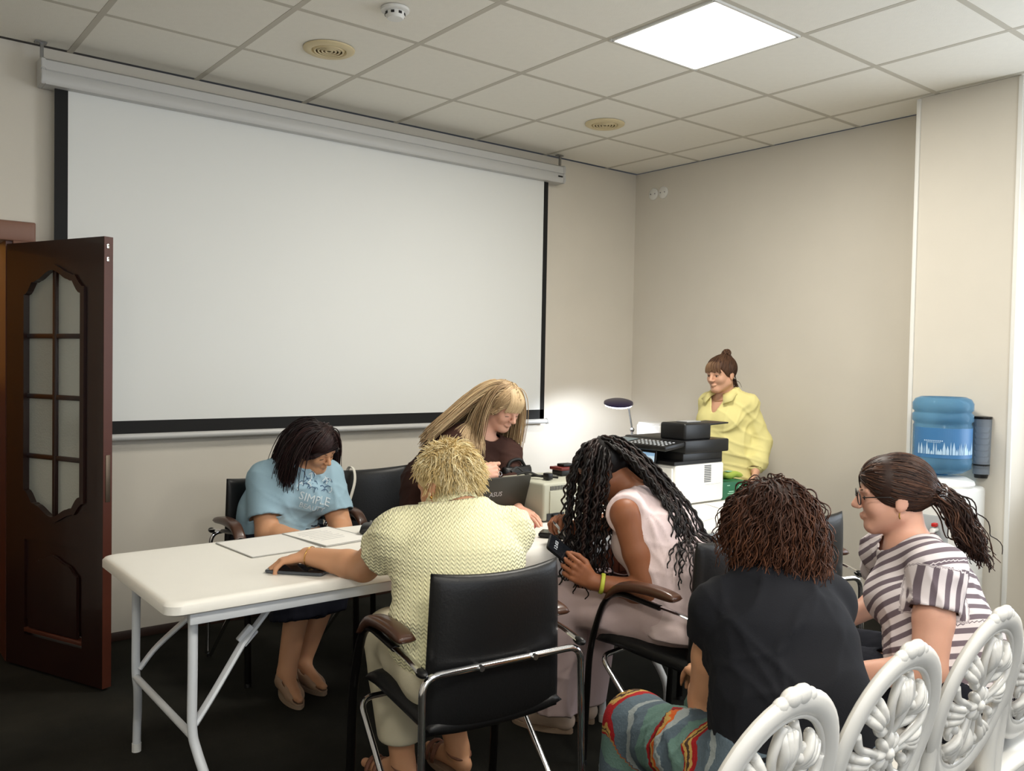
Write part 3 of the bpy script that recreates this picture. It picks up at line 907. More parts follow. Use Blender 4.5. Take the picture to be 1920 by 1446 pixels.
# ------------------------------------------------------------------ machines on the tables
TZ = 0.7415
M_pw = mat('printer_white', (232, 231, 226), 0.45, var=0.015)
M_pk = mat('printer_black', (20, 20, 21), 0.38)
M_pg = mat('printer_grey', (176, 176, 160), 0.5, var=0.02)
M_ink = mat('dark_print', (70, 72, 78), 0.6)
def build_copier():
    t = empty('copier', (-1.085, -1.003, TZ), label='black and white office copier on the right-hand table', cat='copier')
    X, Y = 0.19, 0.202
    MB().box((0, 0, 0.105), (2 * X, 2 * Y, 0.20), bev=0.016, seg=3).build('body', M_pw, t)
    MB().box((-X - 0.004, 0, 0.125), (0.014, 2 * Y - 0.03, 0.13), bev=0.005).build('front_cover', M_pw, t)
    tr = MB().box((-X - 0.003, 0, 0.032), (0.012, 2 * Y - 0.03, 0.048), bev=0.004).build('paper_tray', M_pw, t)
    MB().box((-X - 0.010, 0, 0.045), (0.006, 0.12, 0.012)).build('tray_grip', M_ink, tr)
    MB().box((0.03, 0.0, 0.232), (0.31, 2 * Y - 0.02, 0.06), bev=0.006).build('output_housing', M_pk, t)
    MB().box((-0.01, 0, 0.212), (2 * X - 0.01, 2 * Y - 0.01, 0.016)).build('output_tray', M_pk, t)
    MB().box((0.045, 0.0, 0.290), (0.345, 2 * Y + 0.01, 0.066), bev=0.008).build('scanner_bed', M_pk, t)
    MB().box((-0.015, -0.112, 0.364), (0.205, 0.165, 0.086), bev=0.012, seg=3).build('document_feeder', M_pk, t)
    MB().box((0.135, -0.105, 0.397), (0.22, 0.15, 0.008), rot=(0, math.radians(-2), 0), bev=0.003).build('feeder_tray', M_pk, t)
    MB().box((0.01, -0.11, 0.4105), (0.11, 0.07, 0.006), bev=0.002).build('feeder_guide', mat('guide_grey', (150, 150, 150), 0.5), t)
    pn = MB().box((-0.195, 0.0, 0.297), (0.15, 2 * Y, 0.026), rot=(0, math.radians(-7), 0), bev=0.008).build('control_panel', M_pk, t)
    M_key = mat('panel_key', (190, 194, 198), 0.5)
    R = Matrix.Rotation(math.radians(-7), 3, 'Y')
    for i in range(4):
        for j in range(9):
            p = R @ Vector((-0.055 + i * 0.026, -0.17 + j * 0.026, 0.0138)) + Vector((-0.195, 0.0, 0.297))
            MB().box(p, (0.012, 0.009, 0.003), rot=(0, math.radians(-7), 0)).build('key', M_key, pn)
    p = R @ Vector((-0.01, 0.13, 0.0138)) + Vector((-0.195, 0.0, 0.297))
    MB().box(p, (0.09, 0.11, 0.002), rot=(0, math.radians(-7), 0)).build('display', mat('lcd', (90, 110, 120), 0.2), pn)
    for k in range(10): MB().box((0.055, -Y - 0.0005, 0.110 + k * 0.009), (0.052, 0.003, 0.004)).build('vent_slot', M_ink, t)
    MB().box((0.10, -Y - 0.0006, 0.095), (0.12, 0.002, 0.0015)).build('seam', mat('seam_grey', (190, 190, 188), 0.6), t)
build_copier()

def build_back_cabinet():
    t = empty('cabinet', (-0.10, 0.19, 0), label='brown wooden cabinet in the corner under the white printer', cat='cabinet')
    MB().box((0, 0, 0.36), (0.74, 0.42, 0.70), bev=0.005).build('carcass', M_woodr, t)
    MB().box((0, 0, 0.725), (0.78, 0.46, 0.024), bev=0.004).build('top', M_woodr, t)
    for s in (-1, 1):
        d = MB().box((s * 0.17, -0.219, 0.38), (0.33, 0.018, 0.62), bev=0.004).build('door', M_woodr, t)
        MB().tube([(s * 0.03, -0.245, 0.36), (s * 0.03, -0.245, 0.44)], 0.005).build('handle', M_steel, d)
    p = empty('printer', (0.12, 0.09, 0.738), label='white printer standing in the corner behind the black copier', cat='printer')
    MB().box((0, 0, 0.142), (0.36, 0.22, 0.282), bev=0.014, seg=3).build('body', M_pw, p)
    MB().box((0, 0, 0.288), (0.34, 0.20, 0.012), bev=0.004).build('lid', M_pw, p)
    MB().box((0.02, -0.111, 0.10), (0.28, 0.006, 0.10), bev=0.002).build('tray', M_pg, p)
    text_mesh('logo_lettering', '1545x', 0.024, Matrix.Translation((-0.21, -0.1712, 0.335)) @ Matrix.Rotation(math.pi / 2, 4, 'X'), M_ink, p) if False else None
    MB().lathe([(0.0, 0.0), (0.007, 0.0), (0.007, 0.001), (0.0, 0.001)], 14, M=Matrix.Translation((-0.145, -0.1105, 0.245)) @ Matrix.Rotation(math.pi / 2, 4, 'X')).build('logo_mark', M_ink, p)
    g = MB()
    for i, w in enumerate((0.008, 0.006, 0.009, 0.006, 0.008)): g.box((-0.128 + i * 0.0105, -0.1108, 0.245), (w, 0.001, 0.009 if i % 2 else 0.011))
    g.build('logo_lettering', M_ink, p)
build_back_cabinet()

def build_lamp():
    t = empty('desk_lamp', (-0.99, -0.775, 0.738), label='lit ring magnifier lamp with a dark head on a steel arm', cat='lamp')
    t.location = (-0.315, 0.015, 0.703)
    MB().lathe([(0.0, 0.035), (0.07, 0.035), (0.068, 0.051), (0.02, 0.057), (0.0, 0.057)], 28).build('base', M_steel, t)
    MB().tube([(0, 0, 0.05), (0.02, 0.0, 0.29)], 0.008, 10).build('lower_arm', M_steel, t)
    MB().sphere((0.02, 0, 0.295), 0.016, 12, 8).build('joint', M_steel, t)
    MB().tube([(0.02, 0, 0.295), (-0.005, 0.015, 0.455)], 0.006, 10).build('upper_arm', M_steel, t)
    MB().sphere((-0.008, 0.017, 0.462), 0.013, 12, 8).build('joint', M_steel, t)
    R = Matrix.Translation((-0.095, 0.02, 0.478)) @ Matrix.Rotation(math.radians(-9), 4, 'Y') @ Matrix.Rotation(math.radians(10), 4, 'X')
    h = MB().lathe([(0.0, 0.013), (0.075, 0.012), (0.096, 0.004), (0.098, -0.006), (0.09, -0.012), (0.0, -0.010)], 36, M=R).build('lamp_head', mat('lamp_purple', (38, 30, 62), 0.3), t)
    MB().lathe([(0.060, -0.0125), (0.089, -0.0135), (0.089, -0.0165), (0.060, -0.0165), (0.060, -0.0125)], 36, M=R).build('led_ring', mat('led_ring', (235, 240, 255), 0.5, emit=(225, 232, 255), estr=30), h)
    MB().tube([(-0.008, 0.017, 0.462), (-0.025, 0.018, 0.468)], 0.009, 8).build('head_mount', M_steel, t)
    l = bpy.data.lights.new('lamp_glow', 'SPOT')
    l.energy, l.color, l.spot_size, l.spot_blend, l.shadow_soft_size = 30, (0.86, 0.92, 1.0), math.radians(140), 0.5, 0.05
    o = bpy.data.objects.new('lamp_glow', l)
    COL.objects.link(o)
    o.parent = t
    o.location = (-0.10, 0.025, 0.452)
    o.rotation_euler = Vector((0.12, 0.55, -0.80)).to_track_quat('-Z', 'Y').to_euler()
build_lamp()

def build_laptop(name, label, loc, rz, w, d, lh, ang, lidmat, screen=None, logo=None):
    """hinge along local x at y=0; base extends toward -y (the user's side); lid rises at the hinge"""
    t = empty(name, loc, rz, label=label, cat='laptop')
    MB().box((0, -d / 2, 0.010), (w, d, 0.018), bev=0.005).build('base', M_pk, t)
    kb = MB().box((0, -d * 0.42, 0.0195), (w * 0.86, d * 0.45, 0.002)).build('keyboard', M_black, t)
    mk = MB().box((0, 0, 0.0), (w * 0.05, d * 0.07, 0.003)).mesh('key')
    for i in range(14):
        for j in range(5): link('key', mk, M_dark, kb, (-w * 0.40 + i * w * 0.0615, -d * 0.60 + j * d * 0.088, 0.0215))
    MB().box((0, -d * 0.82, 0.0195), (w * 0.26, d * 0.22, 0.001)).build('touchpad', M_dark, t)
    a = math.radians(ang - 90)
    R = Matrix.Translation((0, 0, 0.018)) @ Matrix.Rotation(-a, 4, 'X')
    me = MB().box((0, 0.004, lh / 2), (w, 0.009, lh), bev=0.003).mesh('lid', 40)
    me.transform(R)
    lid = link('lid', me, lidmat, t)
    me = MB().box((0, -0.0012, lh / 2 + 0.006), (w * 0.94, 0.001, lh * 0.86)).mesh('screen')
    me.transform(R)
    link('screen', me, screen or M_black, lid)
    if logo:
        text_mesh('logo_lettering', logo, 0.03, R @ Matrix.Translation((0, 0.0088, lh * 0.60)) @ Matrix.Rotation(math.pi, 4, 'Z') @ Matrix.Rotation(math.pi / 2, 4, 'X') @ Matrix.Shear('XZ', 4, (0.25, 0)) if False else
                  R @ Matrix.Translation((0, 0.0088, lh * 0.60)) @ Matrix.Rotation(math.pi, 4, 'Z') @ Matrix.Rotation(math.pi / 2, 4, 'X'), mat('logo_silver', (190, 192, 196), 0.3, 0.6), lid)
    return t
M_lid = mat('laptop_grey', (58, 56, 50), 0.45, 0.3, bump=0.05, bscale=200)
build_laptop('laptop', 'dark grey laptop seen from behind its lid on the left table', (-2.27, -1.015, TZ), math.pi, 0.36, 0.24, 0.195, 108, M_lid, mat('screen_dim', (190, 205, 220), 0.3, emit=(190, 210, 230), estr=0.5), 'ASUS')
def ui_screen():
    m = mat('screen_ui', (160, 190, 215), 0.25, emit=(178, 206, 226), estr=0.75)
    nt = m.node_tree
    b = nt.nodes['Principled BSDF']
    tc = nt.nodes.new('ShaderNodeTexCoord')
    w = nt.nodes.new('ShaderNodeTexBrick')
    w.inputs['Color1'].default_value = srgb(206, 224, 236)
    w.inputs['Color2'].default_value = srgb(150, 190, 220)
    w.inputs['Mortar'].default_value = srgb(120, 160, 196)
    w.inputs['Scale'].default_value = 9
    nt.links.new(tc.outputs['Object'], w.inputs['Vector'])
    nt.links.new(w.outputs['Color'], b.inputs['Emission Color'])
    return m
build_laptop('laptop', 'small open laptop with a lit screen between printer and copier', (-1.325, -0.965, TZ), math.radians(-90), 0.26, 0.18, 0.252, 97, M_pk, ui_screen())

def build_grey_printer():
    t = empty('printer', (-1.90, -1.00, TZ), label='old beige-grey laser printer beside the laptop, seen from behind', cat='printer')
    X, Y, Hh = 0.18, 0.153, 0.166
    MB().box((0, 0, Hh / 2 + 0.004), (2 * X, 2 * Y, Hh), bev=0.012, seg=3).build('body', M_pg, t)
    MB().box((0.01, -Y - 0.002, 0.086), (2 * X - 0.05, 0.006, 0.098), bev=0.002).build('rear_panel', M_pg, t)
    for k in range(14): MB().box((-X + 0.04 + k * 0.009, -Y - 0.0008, 0.147), (0.003, 0.004, 0.018)).build('vent_slot', M_ink, t)
    MB().box((0.0, -Y - 0.006, 0.082), (0.11, 0.002, 0.05)).build('rating_label', mat('label_grey', (205, 206, 196), 0.6), t)
    g = MB()
    for i in range(3):
        for j in range(3): g.box((-0.036 + i * 0.034, -Y - 0.0075, 0.068 + j * 0.014), (0.022, 0.001, 0.005))
    g.build('label_print', M_ink, t)
    MB().box((-0.11, -Y - 0.001, 0.022), (0.10, 0.004, 0.030)).build('socket_recess', M_black, t)
    MB().box((-0.11, -Y - 0.006, 0.022), (0.04, 0.014, 0.02), bev=0.002).build('power_socket', M_pk, t)
    c = empty('power_cable', (-2.0, -1.0, TZ + 0.172), label='black power cable and plug lying on the grey printer', cat='cable')
    rnd = random.Random(3)
    MB().tube(smooth_path([(-0.10, 0.05, 0.03), (-0.055, 0.06, 0.045), (-0.02, 0.03, 0.012), (0.0, -0.01, 0.012), (0.02, -0.06, 0.012)], 6), 0.006, 8).build('cord', M_black, c)
    MB().tube(smooth_path([(-0.09, 0.02, 0.02), (-0.04, 0.0, 0.03), (0.0, -0.03, 0.012), (0.03, -0.05, 0.01), (0.06, -0.09, 0.008)], 6), 0.005, 8).build('cord', M_black, c)
    MB().box((0.012, -0.075, 0.016), (0.03, 0.04, 0.03), bev=0.006).build('plug', M_black, c)
    b = empty('black_bag', (-1.93, -0.78, TZ), label='small black bag standing behind the grey printer', cat='bag')
    pillow('bag_body', 10, 10, lambda u, v: ((u * 0.085, 0, 0.10 + v * 0.10), (0, 1, 0), 0.03), M_leather, b)
    MB().tube(smooth_path([(-0.06, 0, 0.18), (-0.04, 0, 0.222), (0.02, 0, 0.228), (0.06, 0, 0.18)], 6), 0.008, 8).build('handle', M_black, b)
    k = empty('stationery_box', (-1.80, -0.98, TZ + 0.172), label='dark red box with a black gadget on the grey printer', cat='box')
    MB().box((0, 0, 0.013), (0.10, 0.07, 0.024), bev=0.003).build('tray', M_black, k)
    MB().box((0, 0, 0.032), (0.12, 0.085, 0.014), bev=0.003).build('lid', mat('dark_red', (104, 34, 30), 0.45), k)
    MB().box((0.005, 0, 0.046), (0.07, 0.05, 0.013), bev=0.004).build('gadget', M_black, k)
build_grey_printer()

# small things on the tables
M_paper = mat('paper', (240, 238, 232), 0.7, var=0.01)
M_film = mat('laminate', (240, 238, 232), 0.45)
def sheet(label, loc, rz, w, h, m=None, cat='paper', n=0, th=0.0008, group=None, edge=None, name='paper_sheet'):
    t = empty(name, loc, math.radians(rz), label=label, cat=cat, group=group)
    MB().box((0, 0, th / 2), (w, h, th)).build('sheet', m or M_paper, t)
    g = MB()
    for i in range(n): g.box((-w * 0.05, h * 0.36 - i * h * 0.09, th + 0.0002), (w * (0.62 if i % 3 else 0.5), h * 0.012, 0.0003))
    if n: g.build('printed_lines', mat('faint_print', (176, 176, 178), 0.7), t)
    if edge:
        f = MB()
        for sx, sy, ww, hh in ((0, h / 2, w, 0.004), (0, -h / 2, w, 0.004), (w / 2, 0, 0.004, h), (-w / 2, 0, 0.004, h)): f.box((sx, sy, th / 2 + 0.0004), (ww, hh, th + 0.0012))
        f.build('sheet_edge', edge, t)
    return t
M_edge = mat('sheet_edge', (176, 176, 172), 0.4)
sheet('clear folder sheet lying farthest left on the table', (-3.235, -0.93, TZ), 4, 0.27, 0.30, M_film, n=0, edge=M_edge, th=0.0015)
sheet('stack of white sheets in a folder left of the mouse', (-2.985, -0.91, TZ), 8, 0.215, 0.30, M_paper, n=7, edge=M_edge, th=0.004)
sheet('crumpled clear sleeve between mouse and yellow-knit woman', (-2.60, -0.83, TZ), 30, 0.16, 0.2, M_film, edge=M_edge, th=0.003)
sheet('loose white sheet in front of the copier', (-1.42, -1.36, TZ), 14, 0.21, 0.297, n=9)
sheet('printed sheet right of the copier near the table edge', (-1.02, -1.33, TZ), -20, 0.15, 0.21, n=8)
sheet('printed form at the right end of the table', (-0.72, -1.42, TZ), -30, 0.15, 0.21, n=8)
def build_hanging_paper():
    t = empty('paper_sheet', (-2.42, -1.42, TZ), label='white sheet hanging over the table edge beside the braided woman', cat='paper')
    g = MB()
    pts = [(0.14, 0.0012), (0.0, 0.0012), (-0.085, 0.001), (-0.105, -0.004), (-0.118, -0.03), (-0.125, -0.075), (-0.13, -0.11)]
    prev = None
    for y, z in pts:
        sh = 0.03 * (y + 0.1)
        cur = (g.bm.verts.new((-0.105 + sh, y, z)), g.bm.verts.new((0.105 + sh, y - 0.002, z)))
        if prev: g.bm.faces.new((prev[0], prev[1], cur[1], cur[0]))
        prev = cur
    o = g.build('sheet', M_paper, t, smooth=180)
    md = o.modifiers.new('thickness', 'SOLIDIFY')
    md.thickness = 0.0008
build_hanging_paper()
def build_mouse():
    t = empty('computer_mouse', (-2.815, -0.945, TZ), math.radians(-35), label='black computer mouse on the left table', cat='mouse')
    pillow('shell', 12, 12, lambda u, v: ((u * (0.033 - 0.004 * v), v * 0.056, 0.016 + 0.010 * (1 - v * v) ), (0, 0, 1), 0.017), M_pk, t)
    MB().box((0, 0.028, 0.042), (0.0015, 0.05, 0.002)).build('button_gap', M_dark, t)
    MB().tube([(-0.004, 0.03, 0.038), (0.004, 0.03, 0.038)], 0.009, 12).build('scroll_wheel', M_steel, t)
build_mouse()
def build_phone(name, label, loc, rz, w, h, th, cat='phone', tilt=None, case=M_pk):
    t = empty(name, loc, math.radians(rz), label=label, cat=cat)
    if tilt: t.rotation_euler = tilt
    MB().prism(rrect(w, h, w * 0.12, 5), th, bev=th * 0.25).build('case', case, t)
    MB().prism(rrect(w * 0.94, h * 0.96, w * 0.1, 5), 0.0006, Matrix.Translation((0, 0, th))).build('glass', mat('phone_glass', (24, 26, 30), 0.08), t)
    MB().lathe([(0.0, 0.0), (0.006, 0.0), (0.006, 0.0015), (0.0, 0.0015)], 12, M=Matrix.Translation((w * 0.28, h * 0.38, -0.0015))).build('camera_lens', M_dark, t)
    return t
build_phone('tablet_computer', 'grey tablet under the hand of the yellow-knit woman', (-3.305, -1.352, TZ), 42, 0.11, 0.20, 0.009, 'tablet', case=mat('tablet_grey', (86, 90, 96), 0.35, 0.5))
build_phone('phone_case', 'thick black phone case lying at the table edge', (-2.225, -1.42, TZ), 36, 0.075, 0.155, 0.02, 'phone case', case=M_leather)
def build_stamp():
    t = empty('ink_stamp', (-2.235, -1.225, TZ), label='small brick-red stamp pad under the blonde woman\'s fingers', cat='stamp')
    M_rs = mat('brick_red', (150, 60, 48), 0.5)
    pillow('pad', 10, 10, lambda u, v: ((u * 0.035, v * 0.026, 0.013), (0, 0, 1), 0.013), M_rs, t)
    MB().box((0, 0, 0.003), (0.06, 0.044, 0.006), bev=0.002).build('base', mat('brick_dark', (110, 42, 34), 0.5), t)
build_stamp()
def build_green():
    t = empty('green_carton', (-0.775, -1.13, TZ), math.radians(-8), label='dark green carton with pale print beside the copier', cat='box')
    M_gr = mat('carton_green', (22, 92, 60), 0.45, var=0.15, vscale=12)
    MB().box((0, 0, 0.045), (0.19, 0.13, 0.09), bev=0.003).build('carton', M_gr, t)
    g = MB()
    for i, (x, z, w) in enumerate(((-0.03, 0.03, 0.05), (-0.03, 0.04, 0.035), (0.04, 0.06, 0.04), (0.04, 0.068, 0.03), (-0.05, 0.072, 0.02))): g.box((x, -0.0655, z), (w, 0.001, 0.004))
    g.build('printed_lines', mat('pale_green', (150, 196, 170), 0.5), t)
    MB().box((0.0, 0.01, 0.091), (0.10, 0.05, 0.003)).build('flap', mat('carton_light', (56, 120, 70), 0.5), t)
    b = empty('packet', (-0.72, -1.10, TZ + 0.094), label='yellow-green packet lying on the green carton', cat='packet')
    pillow('packet_body', 10, 10, lambda u, v: ((u * 0.075, v * 0.04, 0.018 + 0.004 * math.sin(5 * u)), (0, 0, 1), 0.017), mat('packet_green', (150, 170, 72), 0.3), b)
    MB().box((0.0, 0.0, 0.0365), (0.05, 0.03, 0.002)).build('packet_label', mat('pale_green', (150, 196, 170), 0.5), b)
build_green()

# dark things under the right-hand table
def build_under():
    rnd = random.Random(11)
    t = empty('cable_tangle', (-1.16, -0.95, 0.0), label='tangle of black cables hanging under the right-hand table', cat='cables')
    for k in range(9):
        x, y = rnd.uniform(-0.07, 0.07), rnd.uniform(-0.1, 0.1)
        z = 0.69
        P = [(x, y, z)]
        while z > 0.06:
            z -= rnd.uniform(0.05, 0.11)
            x = max(-0.12, min(0.12, x + rnd.uniform(-0.09, 0.09)))
            y += rnd.uniform(-0.05, 0.05)
            P.append((x, y, max(z, 0.012)))
        MB().tube(smooth_path(P, 5), 0.0045, 6).build('cable', M_black, t)
    c = empty('computer_tower', (-0.86, -1.12, 0), label='black computer tower standing under the right-hand table', cat='computer')
    MB().box((0, 0, 0.28), (0.20, 0.46, 0.54), bev=0.006).build('case', M_pk, c)
    for s in (-1, 1):
        for q in (-1, 1): MB().box((s * 0.07, q * 0.18, 0.006), (0.03, 0.03, 0.012)).build('foot', M_black, c)
    MB().box((0, -0.231, 0.40), (0.15, 0.004, 0.05)).build('drive_bay', M_dark, c)
    MB().lathe([(0.0, 0.0), (0.01, 0.0), (0.01, 0.003), (0.0, 0.003)], 14, M=Matrix.Translation((0, -0.23, 0.30)) @ Matrix.Rotation(math.pi / 2, 4, 'X')).build('power_button', M_steel, c)
build_under()
# ------------------------------------------------------------------ smooth solid modelling for the people
A_ = lambda p: np.asarray(p, np.float64)
def nrm(v):
    v = A_(v)
    return v / (np.linalg.norm(v) + 1e-12)

def cone(a, b, ra, rb, clips=(), k=0.012, op='u'): return dict(t='c', a=A_(a), b=A_(b), ra=ra, rb=rb, clips=clips, k=k, op=op)
def ell(c, r, R=None, clips=(), k=0.012, op='u'): return dict(t='e', c=A_(c), r=A_(r), R=np.eye(3) if R is None else A_(R), clips=clips, k=k, op=op)
def loft(a, b, U, x0, y0, x1, y1, clips=(), k=0.03, op='u'):
    return dict(t='l', a=A_(a), b=A_(b), U=A_(U), r0=(x0, y0), r1=(x1, y1), clips=clips, k=k, op=op)
def prim_box(p):
    if p['t'] == 'c':
        r = max(p['ra'], p['rb'])
        return np.minimum(p['a'], p['b']) - r, np.maximum(p['a'], p['b']) + r
    if p['t'] == 'e':
        h = np.sqrt(((p['R'] * p['r'][:, None]) ** 2).sum(0))
        return p['c'] - h, p['c'] + h
    r = max(p['r0'] + p['r1'])
    return np.minimum(p['a'], p['b']) - r, np.maximum(p['a'], p['b']) + r
def prim_eval(p, X, Y, Z, inf=0.0):
    if p['t'] == 'c':
        a, ab = p['a'], p['b'] - p['a']
        L2 = ab @ ab + 1e-12
        px, py, pz = X - a[0], Y - a[1], Z - a[2]
        t = np.clip((px * ab[0] + py * ab[1] + pz * ab[2]) / L2, 0, 1)
        d = np.sqrt((px - t * ab[0]) ** 2 + (py - t * ab[1]) ** 2 + (pz - t * ab[2]) ** 2) - (p['ra'] + t * (p['rb'] - p['ra'])) - inf
    elif p['t'] == 'e':
        R, r = p['R'], p['r'] + inf
        px, py, pz = X - p['c'][0], Y - p['c'][1], Z - p['c'][2]
        q = [R[i, 0] * px + R[i, 1] * py + R[i, 2] * pz for i in range(3)]
        k0 = np.sqrt(sum((q[i] / r[i]) ** 2 for i in range(3)))
        k1 = np.sqrt(sum((q[i] / r[i] ** 2) ** 2 for i in range(3))) + 1e-9
        d = k0 * (k0 - 1) / k1
    else:
        a, ab = p['a'], p['b'] - p['a']
        L = np.linalg.norm(ab) + 1e-9
        w = ab / L
        u = nrm(p['U'] - w * (p['U'] @ w))
        v = np.cross(w, u)
        px, py, pz = X - a[0], Y - a[1], Z - a[2]
        s = px * w[0] + py * w[1] + pz * w[2]
        t = np.clip(s / L, 0, 1)
        rx = p['r0'][0] + t * (p['r1'][0] - p['r0'][0]) + inf
        ry = p['r0'][1] + t * (p['r1'][1] - p['r0'][1]) + inf
        o = s - t * L
        rz = np.minimum(rx, ry)
        k0 = np.sqrt(((px * u[0] + py * u[1] + pz * u[2]) / rx) ** 2 + ((px * v[0] + py * v[1] + pz * v[2]) / ry) ** 2 + (o / rz) ** 2)
        d = (k0 - 1) * rz
    for pt, n in p['clips']:
        d = np.maximum(d, (X - pt[0]) * n[0] + (Y - pt[1]) * n[1] + (Z - pt[2]) * n[2])
    return d

def axis(lo, hi, h, fine, hf):
    """grid coordinates with spacing h, finer (hf) inside the given intervals"""
    out = [lo]
    while out[-1] < hi:
        x = out[-1]
        out.append(x + (hf if any(a - h < x < b for a, b in fine) else h))
    return np.array(out)

def solid(prims, h=0.006, fine=(), hf=0.0035, inf=0.0, smooth=1):
    """polygonises the smooth union of the primitives; returns vertices and quads"""
    bx = [prim_box(p) for p in prims if p['op'] == 'u']
    lo = np.min([b[0] for b in bx], 0) - inf - 3 * h
    hi = np.max([b[1] for b in bx], 0) + inf + 3 * h
    ax = [axis(lo[i], hi[i], h, [(f[0][i], f[1][i]) for f in fine], hf) for i in range(3)]
    D = np.full([len(a) for a in ax], 0.5, np.float32)
    for p in prims:
        b0, b1 = prim_box(p)
        m = inf + p['k'] + 3 * h
        s = []
        for i in range(3):
            s.append(slice(max(0, np.searchsorted(ax[i], b0[i] - m) - 1), min(len(ax[i]), np.searchsorted(ax[i], b1[i] + m) + 1)))
        s = tuple(s)
        X, Y, Z = ax[0][s[0]][:, None, None], ax[1][s[1]][None, :, None], ax[2][s[2]][None, None, :]
        d = prim_eval(p, X, Y, Z, inf if p['op'] == 'u' else 0.0).astype(np.float32)
        c = D[s]
        k = p['k']
        if p['op'] == 'u':
            e = np.maximum(k - np.abs(c - d), 0) / k
            D[s] = np.minimum(c, d) - e * e * k * 0.25
        else:
            e = np.maximum(k - np.abs(c + d), 0) / k
            D[s] = np.maximum(c, -d) + e * e * k * 0.25
    return nets(D, ax, smooth)

def nets(D, ax, smooth=1):
    S = D < 0
    cnt = np.zeros([n - 1 for n in D.shape], np.uint8)
    for i in (0, 1):
        for j in (0, 1):
            for k in (0, 1):
                cnt += S[i:S.shape[0] - 1 + i, j:S.shape[1] - 1 + j, k:S.shape[2] - 1 + k]
    act = (cnt > 0) & (cnt < 8)
    I, J, K = np.nonzero(act)
    ids = np.full(cnt.shape, -1, np.int32)
    ids[I, J, K] = np.arange(len(I))
    val = {(a, b, c): D[I + a, J + b, K + c].astype(np.float64) for a in (0, 1) for b in (0, 1) for c in (0, 1)}
    acc = np.zeros((len(I), 3))
    num = np.zeros(len(I))
    cor = list(val)
    for a in cor:
        for d in range(3):
            if a[d]: continue
            b = list(a)
            b[d] = 1
            b = tuple(b)
            va, vb = val[a], val[b]
            x = (va < 0) != (vb < 0)
            t = np.where(x, va / np.where(x, va - vb, 1), 0)
            for e in range(3):
                acc[:, e] += np.where(x, a[e] + (t if e == d else 0), 0)
            num += x
    acc /= np.maximum(num, 1)[:, None]
    V = np.empty((len(I), 3))
    for e, idx in enumerate((I, J, K)):
        V[:, e] = ax[e][idx] + acc[:, e] * (ax[e][idx + 1] - ax[e][idx])
    F = []
    for d in range(3):
        s0 = [slice(None)] * 3
        s1 = [slice(None)] * 3
        s0[d], s1[d] = slice(None, -1), slice(1, None)
        a, b = S[tuple(s0)], S[tuple(s1)]
        P = np.argwhere(a != b)
        if not len(P): continue
        o = [e for e in range(3) if e != d]
        ok = np.ones(len(P), bool)
        for e in o: ok &= (P[:, e] > 0) & (P[:, e] < cnt.shape[e])
        P = P[ok]
        q = []
        for du, dv in ((1, 1), (0, 1), (0, 0), (1, 0)):
            c = P.copy()
            c[:, o[0]] -= du
            c[:, o[1]] -= dv
            q.append(ids[c[:, 0], c[:, 1], c[:, 2]])
        q = np.stack(q, 1)
        flip = a[P[:, 0], P[:, 1], P[:, 2]]
        if d == 1: flip = ~flip
        q[~flip] = q[~flip][:, ::-1]
        F.append(q)
    F = np.concatenate(F)
    F = F[(F >= 0).all(1)]
    for _ in range(smooth): V = relax(V, F)
    return V, F

def relax(V, F, w=0.5):
    A = np.zeros_like(V)
    n = np.zeros(len(V))
    for i in range(4):
        a, b = F[:, i], F[:, (i + 1) % 4]
        for d in range(3):
            A[:, d] += np.bincount(a, V[b, d], len(V)) + np.bincount(b, V[a, d], len(V))
        n += np.bincount(a, minlength=len(V)) + np.bincount(b, minlength=len(V))
    return V * (1 - w) + w * A / np.maximum(n, 1)[:, None]

def vnormals(V, F):
    N = np.cross(V[F[:, 2]] - V[F[:, 0]], V[F[:, 3]] - V[F[:, 1]])
    O = np.zeros_like(V)
    for i in range(4):
        for d in range(3): O[:, d] += np.bincount(F[:, i], N[:, d], len(V))
    return O / (np.linalg.norm(O, axis=1)[:, None] + 1e-12)

def wrinkle(V, amp, freq, seed, dirs=None):
    """soft folds: warped ridges, returned as a displacement per vertex"""
    r = np.random.RandomState(seed)
    w = sum(np.sin(V @ (r.randn(3) * 9) + r.rand() * 6) for _ in range(3))
    out = 0
    for i in range(4):
        d = nrm(r.randn(3)) if dirs is None else nrm(A_(dirs[i % len(dirs)]) + r.randn(3) * 0.25)
        s = np.sin(V @ d * freq * (0.7 + 0.7 * r.rand()) + w * 1.1 + r.rand() * 6)
        out = out + (1 - np.abs(s)) ** 3 * 1.4 - 0.35
    env = 0.5 + 0.5 * np.sin(V @ (r.randn(3) * 7) + r.rand() * 6)
    return out * amp * 0.5 * env

def compact(V, F):
    u, inv = np.unique(F, return_inverse=True)
    return V[u], inv.reshape(F.shape), u

def tidy_rim(V, F, it=8):
    """smooths the open edges of a sheet so hems and necklines run clean"""
    E = np.concatenate([F[:, [i, (i + 1) % 4]] for i in range(4)])
    k = np.sort(E, 1)
    _, idx, cnt = np.unique(k[:, 0].astype(np.int64) * len(V) + k[:, 1], return_index=True, return_counts=True)
    B = E[idx[cnt == 1]]
    V = V.copy()
    for _ in range(it):
        S = np.zeros_like(V)
        n = np.zeros(len(V))
        for a, b in ((0, 1), (1, 0)):
            np.add.at(S, B[:, a], V[B[:, b]])
            np.add.at(n, B[:, a], 1)
        m = n == 2
        V[m] = V[m] * 0.5 + S[m] / n[m][:, None] * 0.5
    return V

